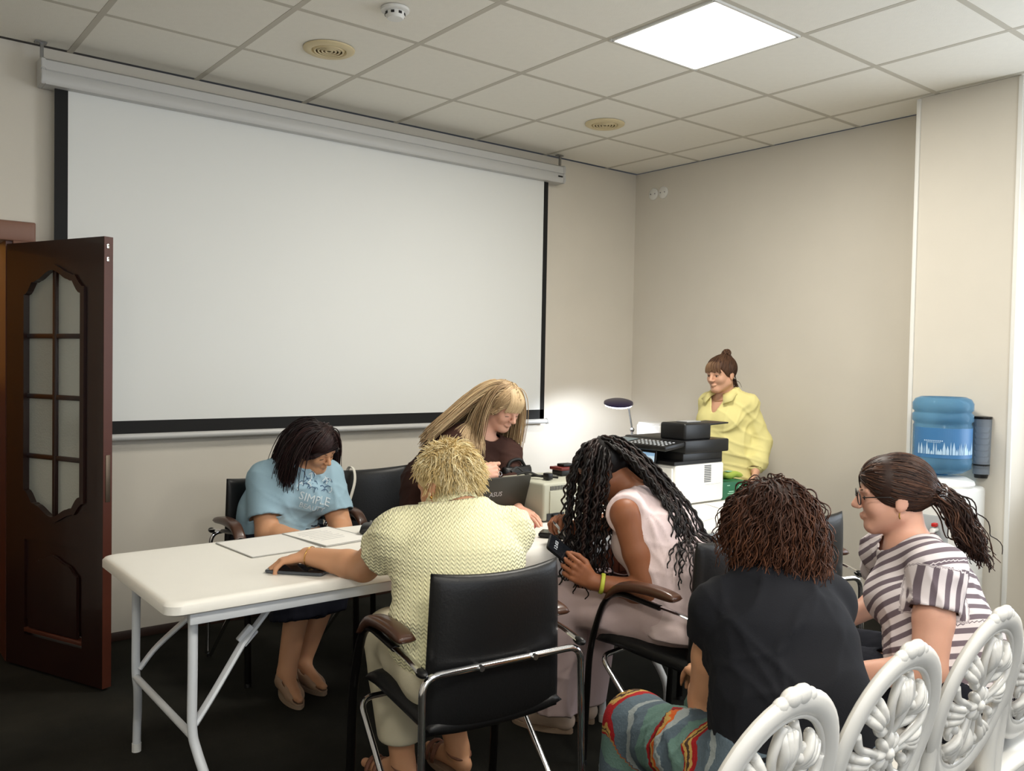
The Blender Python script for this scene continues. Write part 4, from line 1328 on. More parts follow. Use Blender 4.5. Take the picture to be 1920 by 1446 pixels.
def garment(name, prims, m, parent, h=0.006, inf=0.0, caps=(), amp=0.0, freq=60, seed=1, dirs=None, thick=0.004, attr=None, smooth=1, fine=(), hf=0.004, base=None, drop=None):
    V, F = solid(prims, h, fine, hf, inf, smooth)
    if caps:
        hit = np.zeros(len(V), bool)
        for pt, n, r in caps:
            n = nrm(n)
            q = V - A_(pt)
            s = q @ n
            hit |= (np.abs(s) < h * 0.75) & (np.linalg.norm(q - s[:, None] * n, axis=1) < r)
        fn = np.cross(V[F[:, 2]] - V[F[:, 0]], V[F[:, 3]] - V[F[:, 1]])
        fn /= np.linalg.norm(fn, axis=1, keepdims=True) + 1e-12
        al = np.max([np.abs(fn @ nrm(n)) for _, n, _ in caps], 0)
        F = F[~(hit[F].all(1) & (al > 0.75))]
        V, F, _ = compact(V, F)
    if drop is not None:
        F = F[~drop(V)[F].any(1)]
        V, F, _ = compact(V, F)
    if caps or drop is not None: V = tidy_rim(V, F)
    if amp: V = V + vnormals(V, F) * wrinkle(V, amp, freq, seed, dirs)[:, None]
    me = np_mesh(name, V - (A_(base) if base is not None else A_(parent.location)), F)
    if attr is not None: set_attr(me, 's', attr(V))
    o = link(name, me, m, parent)
    if caps or drop is not None:
        md = o.modifiers.new('thickness', 'SOLIDIFY')
        md.thickness = thick
        md.offset = -0.2
        md.use_rim_only = True
    return o

# ------------------------------------------------------------------ body
def frame(f, u):
    """rows: left, forward, up"""
    f = nrm(f)
    u = nrm(A_(u) - f * (A_(u) @ f))
    return np.array([np.cross(u, f), f, u])

def head_prims(c, R, s=1.0, open_eyes=False):
    W = lambda p: A_(c) + (A_(p) * s) @ R
    o = []
    def E(p, r, k=0.012, op='u'): o.append(ell(W(p), A_(r) * s, R, k=k, op=op))
    def Cn(a, b, ra, rb, k=0.008, op='u'): o.append(cone(W(a), W(b), ra * s, rb * s, k=k, op=op))
    E((0, -0.016, 0.034), (0.073, 0.091, 0.080), 0.02)
    E((0, 0.028, -0.020), (0.061, 0.062, 0.086), 0.025)
    E((0, 0.030, 0.045), (0.060, 0.056, 0.055), 0.025)
    for q in (-1, 1):
        Cn((q * 0.050, 0.002, -0.050), (q * 0.017, 0.064, -0.088), 0.021, 0.018, 0.025)
        E((q * 0.036, 0.062, -0.022), (0.024, 0.022, 0.026), 0.02)
        Cn((q * 0.044, 0.076, 0.022), (q * 0.010, 0.086, 0.019), 0.009, 0.008, 0.014)
        E((q * 0.031, 0.096, 0.004), (0.017, 0.014, 0.010), 0.010, 's')
        E((q * 0.031, 0.0735, 0.003), (0.0155, 0.0135, 0.0125), 0.006)
        E((q * 0.0105, 0.101, -0.026), (0.009, 0.009, 0.0075), 0.006)
        E((q * 0.075, -0.010, -0.004), (0.008, 0.019, 0.031), 0.006)
        E((q * 0.078, -0.001, -0.020), (0.006, 0.011, 0.016), 0.006)
        Cn((q * 0.017, 0.087, -0.054), (0, 0.0935, -0.0515), 0.004, 0.0055, 0.006)
        Cn((q * 0.016, 0.087, -0.056), (0, 0.092, -0.0605), 0.004, 0.006, 0.006)
    Cn((0, 0.088, 0.014), (0, 0.112, -0.021), 0.0075, 0.0105, 0.010)
    E((0, 0.068, -0.087), (0.021, 0.019, 0.017), 0.02)
    return o

def hand_prims(w, d, n, pose, side, s=1.0, thumb=None):
    """w wrist, d toward the fingers, n palm normal; pose: curl triples per finger (index..little) in degrees; side +1 if thumb lies on d x n"""
    d = nrm(d)
    n = nrm(A_(n) - d * (A_(n) @ d))
    t = np.cross(d, n) * side
    w = A_(w)
    o = []
    offs = (0.030, 0.010, -0.0105, -0.029)
    base = (0.083, 0.087, 0.082, 0.073)
    lens = ((0.040, 0.025, 0.021), (0.044, 0.028, 0.022), (0.041, 0.026, 0.021), (0.032, 0.020, 0.018))
    o.append(loft(w - d * 0.01, w + d * 0.05 * s, t, 0.026 * s, 0.019 * s, 0.036 * s, 0.015 * s, k=0.012))
    tips = []
    for i in range(4):
        b = w + (d * base[i] + t * offs[i]) * s
        o.append(cone(w + (d * 0.025 + t * offs[i] * 0.65) * s, b, 0.0125 * s, 0.0105 * s, k=0.008))
        cu, spread = pose[i], offs[i] * 2.2
        p = b
        a = 0
        for j in range(3):
            a += math.radians(cu[j])
            dd = nrm(d * math.cos(a) + n * math.sin(a) + t * spread * (1 if j == 0 else 0.4))
            q = p + dd * lens[i][j] * s
            o.append(cone(p, q, (0.0092 - 0.0008 * j) * s, (0.0086 - 0.0010 * j) * s, k=0.003))
            p = q
        tips.append(p)
    th = thumb or ((0.75, 0.62, 0.25), (0.85, 0.25, 0.35), (0.95, 0.0, 0.25))
    p = w + (d * 0.018 + t * 0.020 + n * 0.004) * s
    for j, (L, r0, r1) in enumerate(((0.045, 0.0145, 0.0115), (0.033, 0.0112, 0.0098), (0.027, 0.0098, 0.0078))):
        a = th[j]
        q = p + nrm(d * a[0] + t * a[1] + n * a[2]) * L * s
        o.append(cone(p, q, r0 * s, r1 * s, k=0.006))
        p = q
    tips.append(p)
    return o, tips

FIST = ((70, 85, 45), (75, 88, 45), (78, 90, 45), (80, 90, 45))
FLAT = ((6, 8, 5), (4, 6, 4), (5, 7, 5), (8, 10, 6))
RELAX = ((18, 24, 14), (22, 28, 16), (26, 30, 18), (30, 32, 20))
CLAW = ((30, 38, 22), (28, 36, 22), (30, 38, 24), (34, 40, 25))
GRIP = ((38, 48, 30), (42, 52, 32), (45, 55, 34), (48, 55, 35))

def body_prims(J, B):
    """J joints, B build (widths). Returns dict of primitive lists"""
    o = {}
    U = nrm(A_(J['shL']) - A_(J['shR']))
    Uh = nrm(A_(J['hipL']) - A_(J['hipR']))
    pel, wst, chs, nk = (A_(J[k]) for k in ('pel', 'wst', 'chs', 'nk'))
    o['torso'] = [loft(pel, wst, Uh, *B['pel'], *B['wst']), loft(wst, chs, U + Uh * 0.5, *B['wst'], *B['chs']), loft(chs, nk + (chs - nk) * 0.25, U, *B['chs'], B['chs'][0] * 0.62, B['chs'][1] * 0.62)]
    f = nrm(np.cross(U, nk - wst)) * -1.0
    f = np.cross(nrm(nk - wst), U) * -1.0
    f = nrm(np.cross(U, nrm(nk - wst)))
    o['fwd'] = f
    if B.get('bust'):
        b = B['bust']
        for q in (-1, 1):
            o['torso'].append(ell(chs + f * (B['chs'][1] * 0.72) + U * q * B['chs'][0] * 0.42 - nrm(nk - wst) * 0.02, (b, b * 0.85, b), frame(f, nk - wst), k=0.03))
    if B.get('belly'):
        b = B['belly']
        o['torso'].append(ell(wst * 0.65 + pel * 0.35 + f * (B['wst'][1] * 0.4), (B['wst'][0] * 0.92, b, 0.13), frame(f, nk - wst), k=0.04))
    for S in 'LR':
        sh, el, wr = A_(J['sh' + S]), A_(J['el' + S]), A_(J['wr' + S])
        a = B['arm']
        o['sh' + S] = [cone(nk + (chs - nk) * 0.18, sh, 0.052, a[0] * 1.02, k=0.03)]
        o['ua' + S] = [cone(sh, sh * 0.5 + el * 0.5, a[0], a[1], k=0.02), cone(sh * 0.5 + el * 0.5, el, a[1], a[2], k=0.015)]
        m = el * 0.72 + wr * 0.28
        o['fa' + S] = [cone(el, m, a[2], a[3], k=0.015), cone(m, wr, a[3], a[4], k=0.012)]
        hp, kn, an = A_(J['hip' + S]), A_(J['kn' + S]), A_(J['an' + S])
        g = B['leg']
        o['th' + S] = [cone(hp, hp * 0.5 + kn * 0.5, g[0], g[1], k=0.04), cone(hp * 0.5 + kn * 0.5, kn, g[1], g[2], k=0.02)]
        m = kn * 0.68 + an * 0.32
        o['sn' + S] = [cone(kn, m, g[2], g[3], k=0.015), cone(m, an, g[3], g[4], k=0.015)]
        fd = nrm(A_(J['ft' + S]))
        dn = A_((0, 0, -1))
        heel = an - fd * 0.035 + dn * 0.045
        ball = an + fd * 0.115 + dn * 0.055
        o['ft' + S] = [cone(an, heel, 0.033, 0.026, k=0.015), cone(heel, ball, 0.027, 0.022, k=0.015), cone(an, ball, 0.034, 0.022, k=0.02), cone(ball, ball + fd * 0.065, 0.024, 0.016, k=0.015)]
    hd = A_(J['hd'])
    o['neck'] = [cone(nk + (nk - chs) * 0.02, hd + (A_((0, -0.022, -0.055)) * B['head']) @ J['hR'], 0.056, 0.052, k=0.025)]
    return o

M_eyew = mat('eye_white', (224, 218, 208), 0.2)
M_iris = mat('eye_iris', (48, 38, 30), 0.15)
def face_parts(c, R, s, t, brow, lip, eyes=0.0, lash=M_iris):
    """eyes: 0 lowered lids, 1 open"""
    W = lambda p: tuple(A_(c) + (A_(p) * s) @ R - A_(t.location))
    for q in (-1, 1):
        if eyes:
            e = MB().sphere(W((q * 0.031, 0.0762, 0.002)), 0.0112 * s, 14, 10).build('eye', M_eyew, t, smooth=180)
            MB().sphere(W((q * 0.0305, 0.0815, 0.001)), 0.0072 * s, 12, 8).build('iris', M_iris, e, smooth=180)
        z = 0.007 if eyes else -0.004
        P = [W((q * (0.031 + x), 0.0875 - 55 * x * x * 0.55, z - (16 * x * x if not eyes else -2 * 0.0 + 14 * x * x))) for x in np.linspace(-0.014, 0.014, 7)]
        MB().tube(P, 0.0014 * s, 6).build('eyelashes', lash, t, smooth=180)
        P = [W((q * x, 0.0925 - 9 * (x - 0.01) ** 2 * 1.6, 0.022 + 0.004 * math.sin((x - 0.01) / 0.036 * 3.1))) for x in np.linspace(0.011, 0.047, 7)]
        MB().tube(P, [0.0016 * s, 0.0026 * s, 0.003 * s, 0.003 * s, 0.0026 * s, 0.002 * s, 0.001 * s], 6).build('eyebrow', brow, t, smooth=180)
    g = MB()
    for zz, y0, r in ((-0.0515, 0.0945, 0.0036), (-0.060, 0.0935, 0.0044)):
        P = [W((x, y0 - 26 * x * x, zz - (0.0 if zz > -0.055 else 0) + (-9 * x * x if zz > -0.055 else 3 * x * x))) for x in np.linspace(-0.019, 0.019, 9)]
        g.tube(P, [r * s * (1 - abs(i - 4) / 4.6) for i in range(9)], 6)
    g.build('lips', lip, t, smooth=180)

# ------------------------------------------------------------------ hair
def tubes(P, r, m=4, seed=0):
    """P (S,n,3) strands, r (S,n) radii -> vertices, quads, strand index per vertex"""
    S, n, _ = P.shape
    T = np.gradient(P, axis=1)
    T /= np.linalg.norm(T, axis=2, keepdims=True) + 1e-9
    rs = np.random.RandomState(seed)
    ref = rs.randn(S, 1, 3)
    N1 = np.cross(T, ref)
    N1 /= np.linalg.norm(N1, axis=2, keepdims=True) + 1e-9
    N2 = np.cross(T, N1)
    V = np.stack([P + r[..., None] * (N1 * math.cos(2 * math.pi * k / m) + N2 * math.sin(2 * math.pi * k / m)) for k in range(m)], 2)
    idx = np.arange(S * n * m).reshape(S, n, m)
    F = []
    for k in range(m):
        k2 = (k + 1) % m
        F.append(np.stack([idx[:, :-1, k], idx[:, :-1, k2], idx[:, 1:, k2], idx[:, 1:, k]], -1).reshape(-1, 4))
    sid = np.repeat(np.arange(S), n * m)
    return V.reshape(-1, 3), np.concatenate(F), sid

def drape(roots, dirs, n, step, cols, grav=0.25, seed=0, jitter=0.05, keep=0.8, pull=None, gvec=(0, 0, -1)):
    """grows strands from roots: heads along dirs, bends to gravity, is pushed out of the colliders (c, R, r)"""
    rs = np.random.RandomState(seed)
    S = len(roots)
    p = roots.copy()
    v = dirs.copy()
    out = [p.copy()]
    stp = step if np.ndim(step) else np.full(S, step)
    for i in range(n - 1):
        v = v * keep + A_(gvec) * grav + rs.randn(S, 3) * jitter
        if pull is not None: v = v + pull(p, i / n)
        v /= np.linalg.norm(v, axis=1, keepdims=True) + 1e-9
        q = p + v * stp[:, None]
        for c, R, r in cols:
            l = (q - c) @ R.T / r
            k = np.linalg.norm(l, axis=1)
            ins = k < 1
            if ins.any():
                l[ins] /= k[ins][:, None] + 1e-9
                q[ins] = (l[ins] * r) @ R + c
        v = q - p
        v /= np.linalg.norm(v, axis=1, keepdims=True) + 1e-9
        p = q
        out.append(p.copy())
    return np.stack(out, 1)

def hair_object(parts, m, parent, name='hair'):
    """parts: list of (V, F, s)"""
    Vs, Fs, At, o = [], [], [], 0
    for V, F, s in parts:
        Vs.append(V)
        Fs.append(F + o)
        At.append(np.broadcast_to(s, (len(V),)))
        o += len(V)
    me = np_mesh(name, np.concatenate(Vs) - A_(parent.location), np.concatenate(Fs))
    set_attr(me, 's', np.concatenate(At))
    return link(name, me, m, parent)

def scalp_roots(c, R, s, n, seed, region):
    """random points over the cranium (head-frame unit directions filtered by region(l,f,u))"""
    rs = np.random.RandomState(seed)
    out = []
    while sum(len(x) for x in out) < n:
        d = rs.randn(4000, 3)
        d /= np.linalg.norm(d, axis=1)[:, None]
        out.append(d[region(d[:, 0], d[:, 1], d[:, 2])])
    d = np.concatenate(out)[:n]
    loc = np.array([0, -0.014, 0.032]) + d * np.array([0.076, 0.095, 0.084])
    return A_(c) + (loc * s) @ R, d

def cap_prims(c, R, s, grow=0.006, front=0.045, low=-0.02, extra=()):
    """hair cap: enlarged cranium, face cut away by a slanted plane"""
    W = lambda p: A_(c) + (A_(p) * s) @ R
    n1 = nrm(A_((0, 0.80, -0.60)) @ R)
    cl = [(W((0, front, 0.045)), n1), (W((0, 0, low - 0.035)), nrm(A_((0, 0.2, -1)) @ R))]
    return [ell(W((0, -0.016, 0.034)), (A_((0.073, 0.091, 0.080)) + grow) * s, R, clips=cl, k=0.01), ell(W((0, 0.020, 0.040)), (A_((0.066, 0.062, 0.068)) + grow) * s, R, clips=cl, k=0.02)] + list(extra)

def hair_mat(name, dark, mid, light, rough=0.42):
    return ramp_mat(name, [(0.0, dark), (0.5, mid), (1.0, light)], rough=rough + 0.1, spec=0.28, sheen=0.0)

def skin_mat(name, rgb):
    return mat(name, rgb, 0.48, var=0.07, vscale=14, bump=0.06, bscale=160, spec=0.35, sss=0.12)

def make_person(name, label, base, J, B, skin, fine=(), h=0.0085):
    t = empty(name, base, label=label, cat='person')
    P = body_prims(J, B)
    allp = []
    for k, v in P.items():
        if k != 'fwd': allp += v
    allp += head_prims(J['hd'], J['hR'], B['head'])
    tips = {}
    for S in 'LR':
        hd = J.get('hand' + S)
        if hd:
            hp, tips[S] = hand_prims(J['wr' + S], hd['d'], hd['n'], hd['pose'], hd['side'], B.get('hand', 1.0), hd.get('thumb'))
            allp += hp
    V, F = solid(allp, h, fine, 0.0042)
    me = np_mesh('body', V - A_(base), F)
    link('body', me, skin, t)
    return t, P, tips

def shoe(t, J, S, m, msole, sole=0.022, grow=0.006):
    an, fd = A_(J['an' + S]), nrm(A_(J['ft' + S]))
    fd = nrm(fd * A_((1, 1, 0)))
    dn = A_((0, 0, -1))
    heel = an - fd * 0.035 + dn * 0.045
    ball = an + fd * 0.115 + dn * 0.055
    top = [(an + dn * 0.012 + fd * 0.02, nrm(A_((0, 0, 1)) + fd * 0.35))]
    pr = [cone(an + dn * 0.02, heel, 0.036 + grow, 0.029 + grow, top, k=0.015), cone(heel, ball, 0.029 + grow, 0.026 + grow, top, k=0.015),
          cone(an + dn * 0.02, ball, 0.034 + grow, 0.026 + grow, top, k=0.02), cone(ball, ball + fd * 0.065, 0.027 + grow, 0.019 + grow, top, k=0.015)]
    garment('shoe', pr, m, t, h=0.006, caps=[(top[0][0], top[0][1], 0.2)], thick=0.003)
    z0 = 0.0
    side = np.cross(fd, dn)
    c0, c1 = heel - fd * 0.012, ball + fd * 0.055
    L = np.linalg.norm((c1 - c0)[:2])
    pts = []
    for i in range(28):
        a = 2 * math.pi * i / 28
        x = math.cos(a)
        w = 0.034 + 0.009 * math.sin(max(0, (x + 1) / 2) * 2.4)
        pts.append((x * (L / 2 + 0.022), math.sin(a) * w))
    mid = (c0 + c1) / 2
    M = Matrix(((fd[0], -fd[1], 0, mid[0] - t.location[0]), (fd[1], fd[0], 0, mid[1] - t.location[1]), (0, 0, 1, 0.001), (0, 0, 0, 1)))
    MB().prism(pts, sole, M, bev=0.003).build('sole', msole, t)

def nrm_rows(a): return a / (np.linalg.norm(a, axis=1, keepdims=True) + 1e-9)

def clumped(roots, dirs, k, spread, dspread, seed):
    rs = np.random.RandomState(seed)
    S = len(roots)
    R0 = np.repeat(roots, k, 0) + rs.randn(S * k, 3) * spread
    D0 = nrm_rows(np.repeat(dirs, k, 0) + rs.randn(S * k, 3) * dspread)
    return R0, D0, np.repeat(rs.rand(S), k) * 0.75 + rs.rand(S * k) * 0.25

def curl(P, amp, wave, seed, ramp=1.0):
    """adds a helix to strands"""
    rs = np.random.RandomState(seed)
    S, n, _ = P.shape
    T = np.gradient(P, axis=1)
    T /= np.linalg.norm(T, axis=2, keepdims=True) + 1e-9
    ref = rs.randn(S, 1, 3)
    N1 = np.cross(T, ref)
    N1 /= np.linalg.norm(N1, axis=2, keepdims=True) + 1e-9
    N2 = np.cross(T, N1)
    L = np.concatenate([np.zeros((S, 1)), np.cumsum(np.linalg.norm(np.diff(P, axis=1), axis=2), 1)], 1)
    ph = L / (wave * (0.75 + 0.5 * rs.rand(S, 1))) * 2 * math.pi + rs.rand(S, 1) * 6.28
    a = amp * (0.5 + rs.rand(S, 1)) * np.clip(L / (L[:, -1:] * 0.4 + 1e-9), 0, 1) ** ramp
    return P + (N1 * np.cos(ph)[..., None] + N2 * np.sin(ph)[..., None]) * a[..., None]

def decal(o, me, org, R, m, parent, lift=0.0015, name='print'):
    """lays a flat mesh (x right, y up) on a garment: org world origin, R rows right, up, normal"""
    bm = bmesh.new()
    bm.from_mesh(o.data)
    tree = BVHTree.FromBMesh(bm)
    bm.free()
    off = A_(parent.location)
    n = Vector(R[2])
    for v in me.vertices:
        w = A_(org) + A_((v.co.x, v.co.y)) @ R[:2] - off
        hit = tree.ray_cast(Vector(w) + n * 0.25, -n)
        p = hit[0] if hit[0] is not None else Vector(w)
        v.co = p + n * (lift + max(0.0, v.co.z))
    return link(name, me, m, parent)

def glyphs(body, size):
    cu = bpy.data.curves.new('t', 'FONT')
    cu.body, cu.size = body, size
    cu.align_x, cu.align_y = 'CENTER', 'CENTER'
    cu.resolution_u = 2
    o = bpy.data.objects.new('t', cu)
    COL.objects.link(o)
    me = bpy.data.meshes.new_from_object(o.evaluated_get(bpy.context.evaluated_depsgraph_get()))
    bpy.data.objects.remove(o)
    bpy.data.curves.remove(cu)
    me.materials.clear()
    return me

def over_scalp(P, grow):
    """pushes head-frame points out of the cranium"""
    for c, r in (((0, -0.016, 0.034), (0.073, 0.091, 0.080)), ((0, 0.020, 0.040), (0.066, 0.062, 0.068))):
        c, r = A_(c), A_(r) + grow
        l = (P - c) / r
        k = np.linalg.norm(l, axis=-1, keepdims=True)
        P = np.where(k < 1, l / (k + 1e-9) * r + c, P)
    return P

def gathered(hc, R, s, tie, n, seed, reg, grow):
    """strands drawn over the scalp from all sides to one point (head frame)"""
    rs = np.random.RandomState(seed)
    roots, dd = scalp_roots(np.zeros(3), np.eye(3), 1.0, n, seed, reg)
    q = np.linspace(0, 1, 14)[None, :, None]
    tie = A_(tie)
    mid = (roots + tie) / 2 + (roots - A_((0, -0.01, 0.03))) * 0.3
    P = (1 - q) ** 2 * roots[:, None] + 2 * q * (1 - q) * mid[:, None] + q * q * (tie + rs.randn(n, 1, 3) * 0.008)
    P = over_scalp(P, grow)
    P = hc + (P * s).reshape(-1, 3).dot(R).reshape(n, 14, 3)
    V, F, sid = tubes(P, np.full((n, 14), 0.0025), 3, seed)
    return V, F, rs.rand(n)[sid]

def comb(hc, R, s, st, en, n, seed, grow=0.010, spread=0.004, m=4, rad=0.0024):
    """strands laid over the scalp from points st to points en (head frame), n in all"""
    rs = np.random.RandomState(seed)
    w = np.linspace(0, 1, len(st))
    q = rs.rand(n)
    a = np.stack([np.interp(q, w, A_(st)[:, i]) for i in range(3)], 1) + rs.randn(n, 3) * spread
    b = np.stack([np.interp(q, w, A_(en)[:, i]) for i in range(3)], 1) + rs.randn(n, 3) * spread
    t = np.linspace(0, 1, 14)[None, :, None]
    P = a[:, None] * (1 - t) + b[:, None] * t
    P = over_scalp(P, grow)
    P = hc + (P * s).reshape(-1, 3).dot(R).reshape(n, 14, 3)
    V, F, sid = tubes(P, np.full((n, 14), rad), m, seed)
    return V, F, rs.rand(n)[sid]

def hairline(front, low, eps=0.004):
    """region test for scalp_roots that follows the edge of the hair cap"""
    def f(l, fw, u):
        y, z = -0.014 + fw * 0.095, 0.032 + u * 0.084
        return (0.8 * (y - front) - 0.6 * (z - 0.045) < -eps) & (z > low)
    return f
# ------------------------------------------------------------------ the people
SK_LIGHT = skin_mat('skin_light', (216, 168, 140))
SK_TAN = skin_mat('skin_tan', (206, 154, 118))
SK_BROWN = skin_mat('skin_brown', (142, 90, 62))
SK_ROSE = skin_mat('skin_rose', (214, 164, 142))
LIP = mat('lip_rose', (172, 96, 88), 0.4)
LIP2 = mat('lip_brown', (124, 66, 58), 0.4)
M_sole = mat('shoe_sole', (150, 128, 108), 0.7)

def ups(sh, el, t): return A_(sh) + (A_(el) - A_(sh)) * t
def sleeve(J, S, B, t_end, g0=0.014, g1=0.02, slant=None):
    """short sleeve: cone from shoulder to t_end of the upper arm, cut square; returns prims, cap"""
    sh, el = A_(J['sh' + S]), A_(J['el' + S])
    d = nrm(el - sh)
    e = sh + (el - sh) * t_end
    n = nrm(d + (A_(slant) if slant is not None else 0))
    a = B['arm']
    r1 = a[0] + (a[1] - a[0]) * min(1, t_end * 2)
    return [cone(sh, e + d * 0.06, a[0] + g0, r1 + g1, [(e, n)], k=0.025)], (e, n, max(a[0], r1) + g1 + 0.012)
def torso_cloth(J, B, g=0.012, hem=None, low=None):
    P = body_prims(J, B)
    o = [dict(p) for p in P['torso'] + P['shL'] + P['shR']]
    for p in o: p['k'] = max(p['k'], 0.03)
    for p in o:
        if hem is not None: p['clips'] = [hem]
    return o
def grow_prims(pr, g):
    out = []
    for p in pr:
        q = dict(p)
        if q['t'] == 'c': q['ra'], q['rb'] = q['ra'] + g, q['rb'] + g
        elif q['t'] == 'e': q['r'] = q['r'] + g
        else: q['r0'], q['r1'] = tuple(x + g for x in q['r0']), tuple(x + g for x in q['r1'])
        out.append(q)
    return out
def cut(prims, pt, n):
    for p in prims: p['clips'] = list(p['clips']) + [(A_(pt), nrm(n))]
    return prims

def fabric(name, rgb, rough=0.85, var=0.06, bump=0.25, bscale=420, sheen=0.0):
    return mat(name, rgb, rough, var=var, vscale=9, bump=bump, bscale=bscale, spec=0.25, sheen=sheen)

def knit_mat():
    m = mat('knit_yellow', (246, 241, 196), 0.9, var=0.05, vscale=6, spec=0.15, sheen=0.3)
    nt = m.node_tree
    b = nt.nodes['Principled BSDF']
    tc = nt.nodes.new('ShaderNodeTexCoord')
    sx = nt.nodes.new('ShaderNodeSeparateXYZ')
    nt.links.new(tc.outputs['Object'], sx.inputs[0])
    def math_(op, a, b_=None, v=None):
        n = nt.nodes.new('ShaderNodeMath')
        n.operation = op
        nt.links.new(a, n.inputs[0])
        if b_ is not None: nt.links.new(b_, n.inputs[1])
        elif v is not None: n.inputs[1].default_value = v
        return n.outputs[0]
    ad = math_('ADD', sx.outputs[0], math_('MULTIPLY', sx.outputs[1], v=-0.6))
    zg = math_('PINGPONG', ad, v=0.009)
    zz = math_('ADD', sx.outputs[2], math_('MULTIPLY', zg, v=0.9))
    w = math_('SINE', math_('MULTIPLY', zz, v=2 * math.pi / 0.0115))
    bp = nt.nodes.new('ShaderNodeBump')
    bp.inputs['Strength'].default_value = 0.7
    bp.inputs['Distance'].default_value = 0.003
    nt.links.new(w, bp.inputs['Height'])
    nt.links.new(bp.outputs['Normal'], b.inputs['Normal'])
    return m

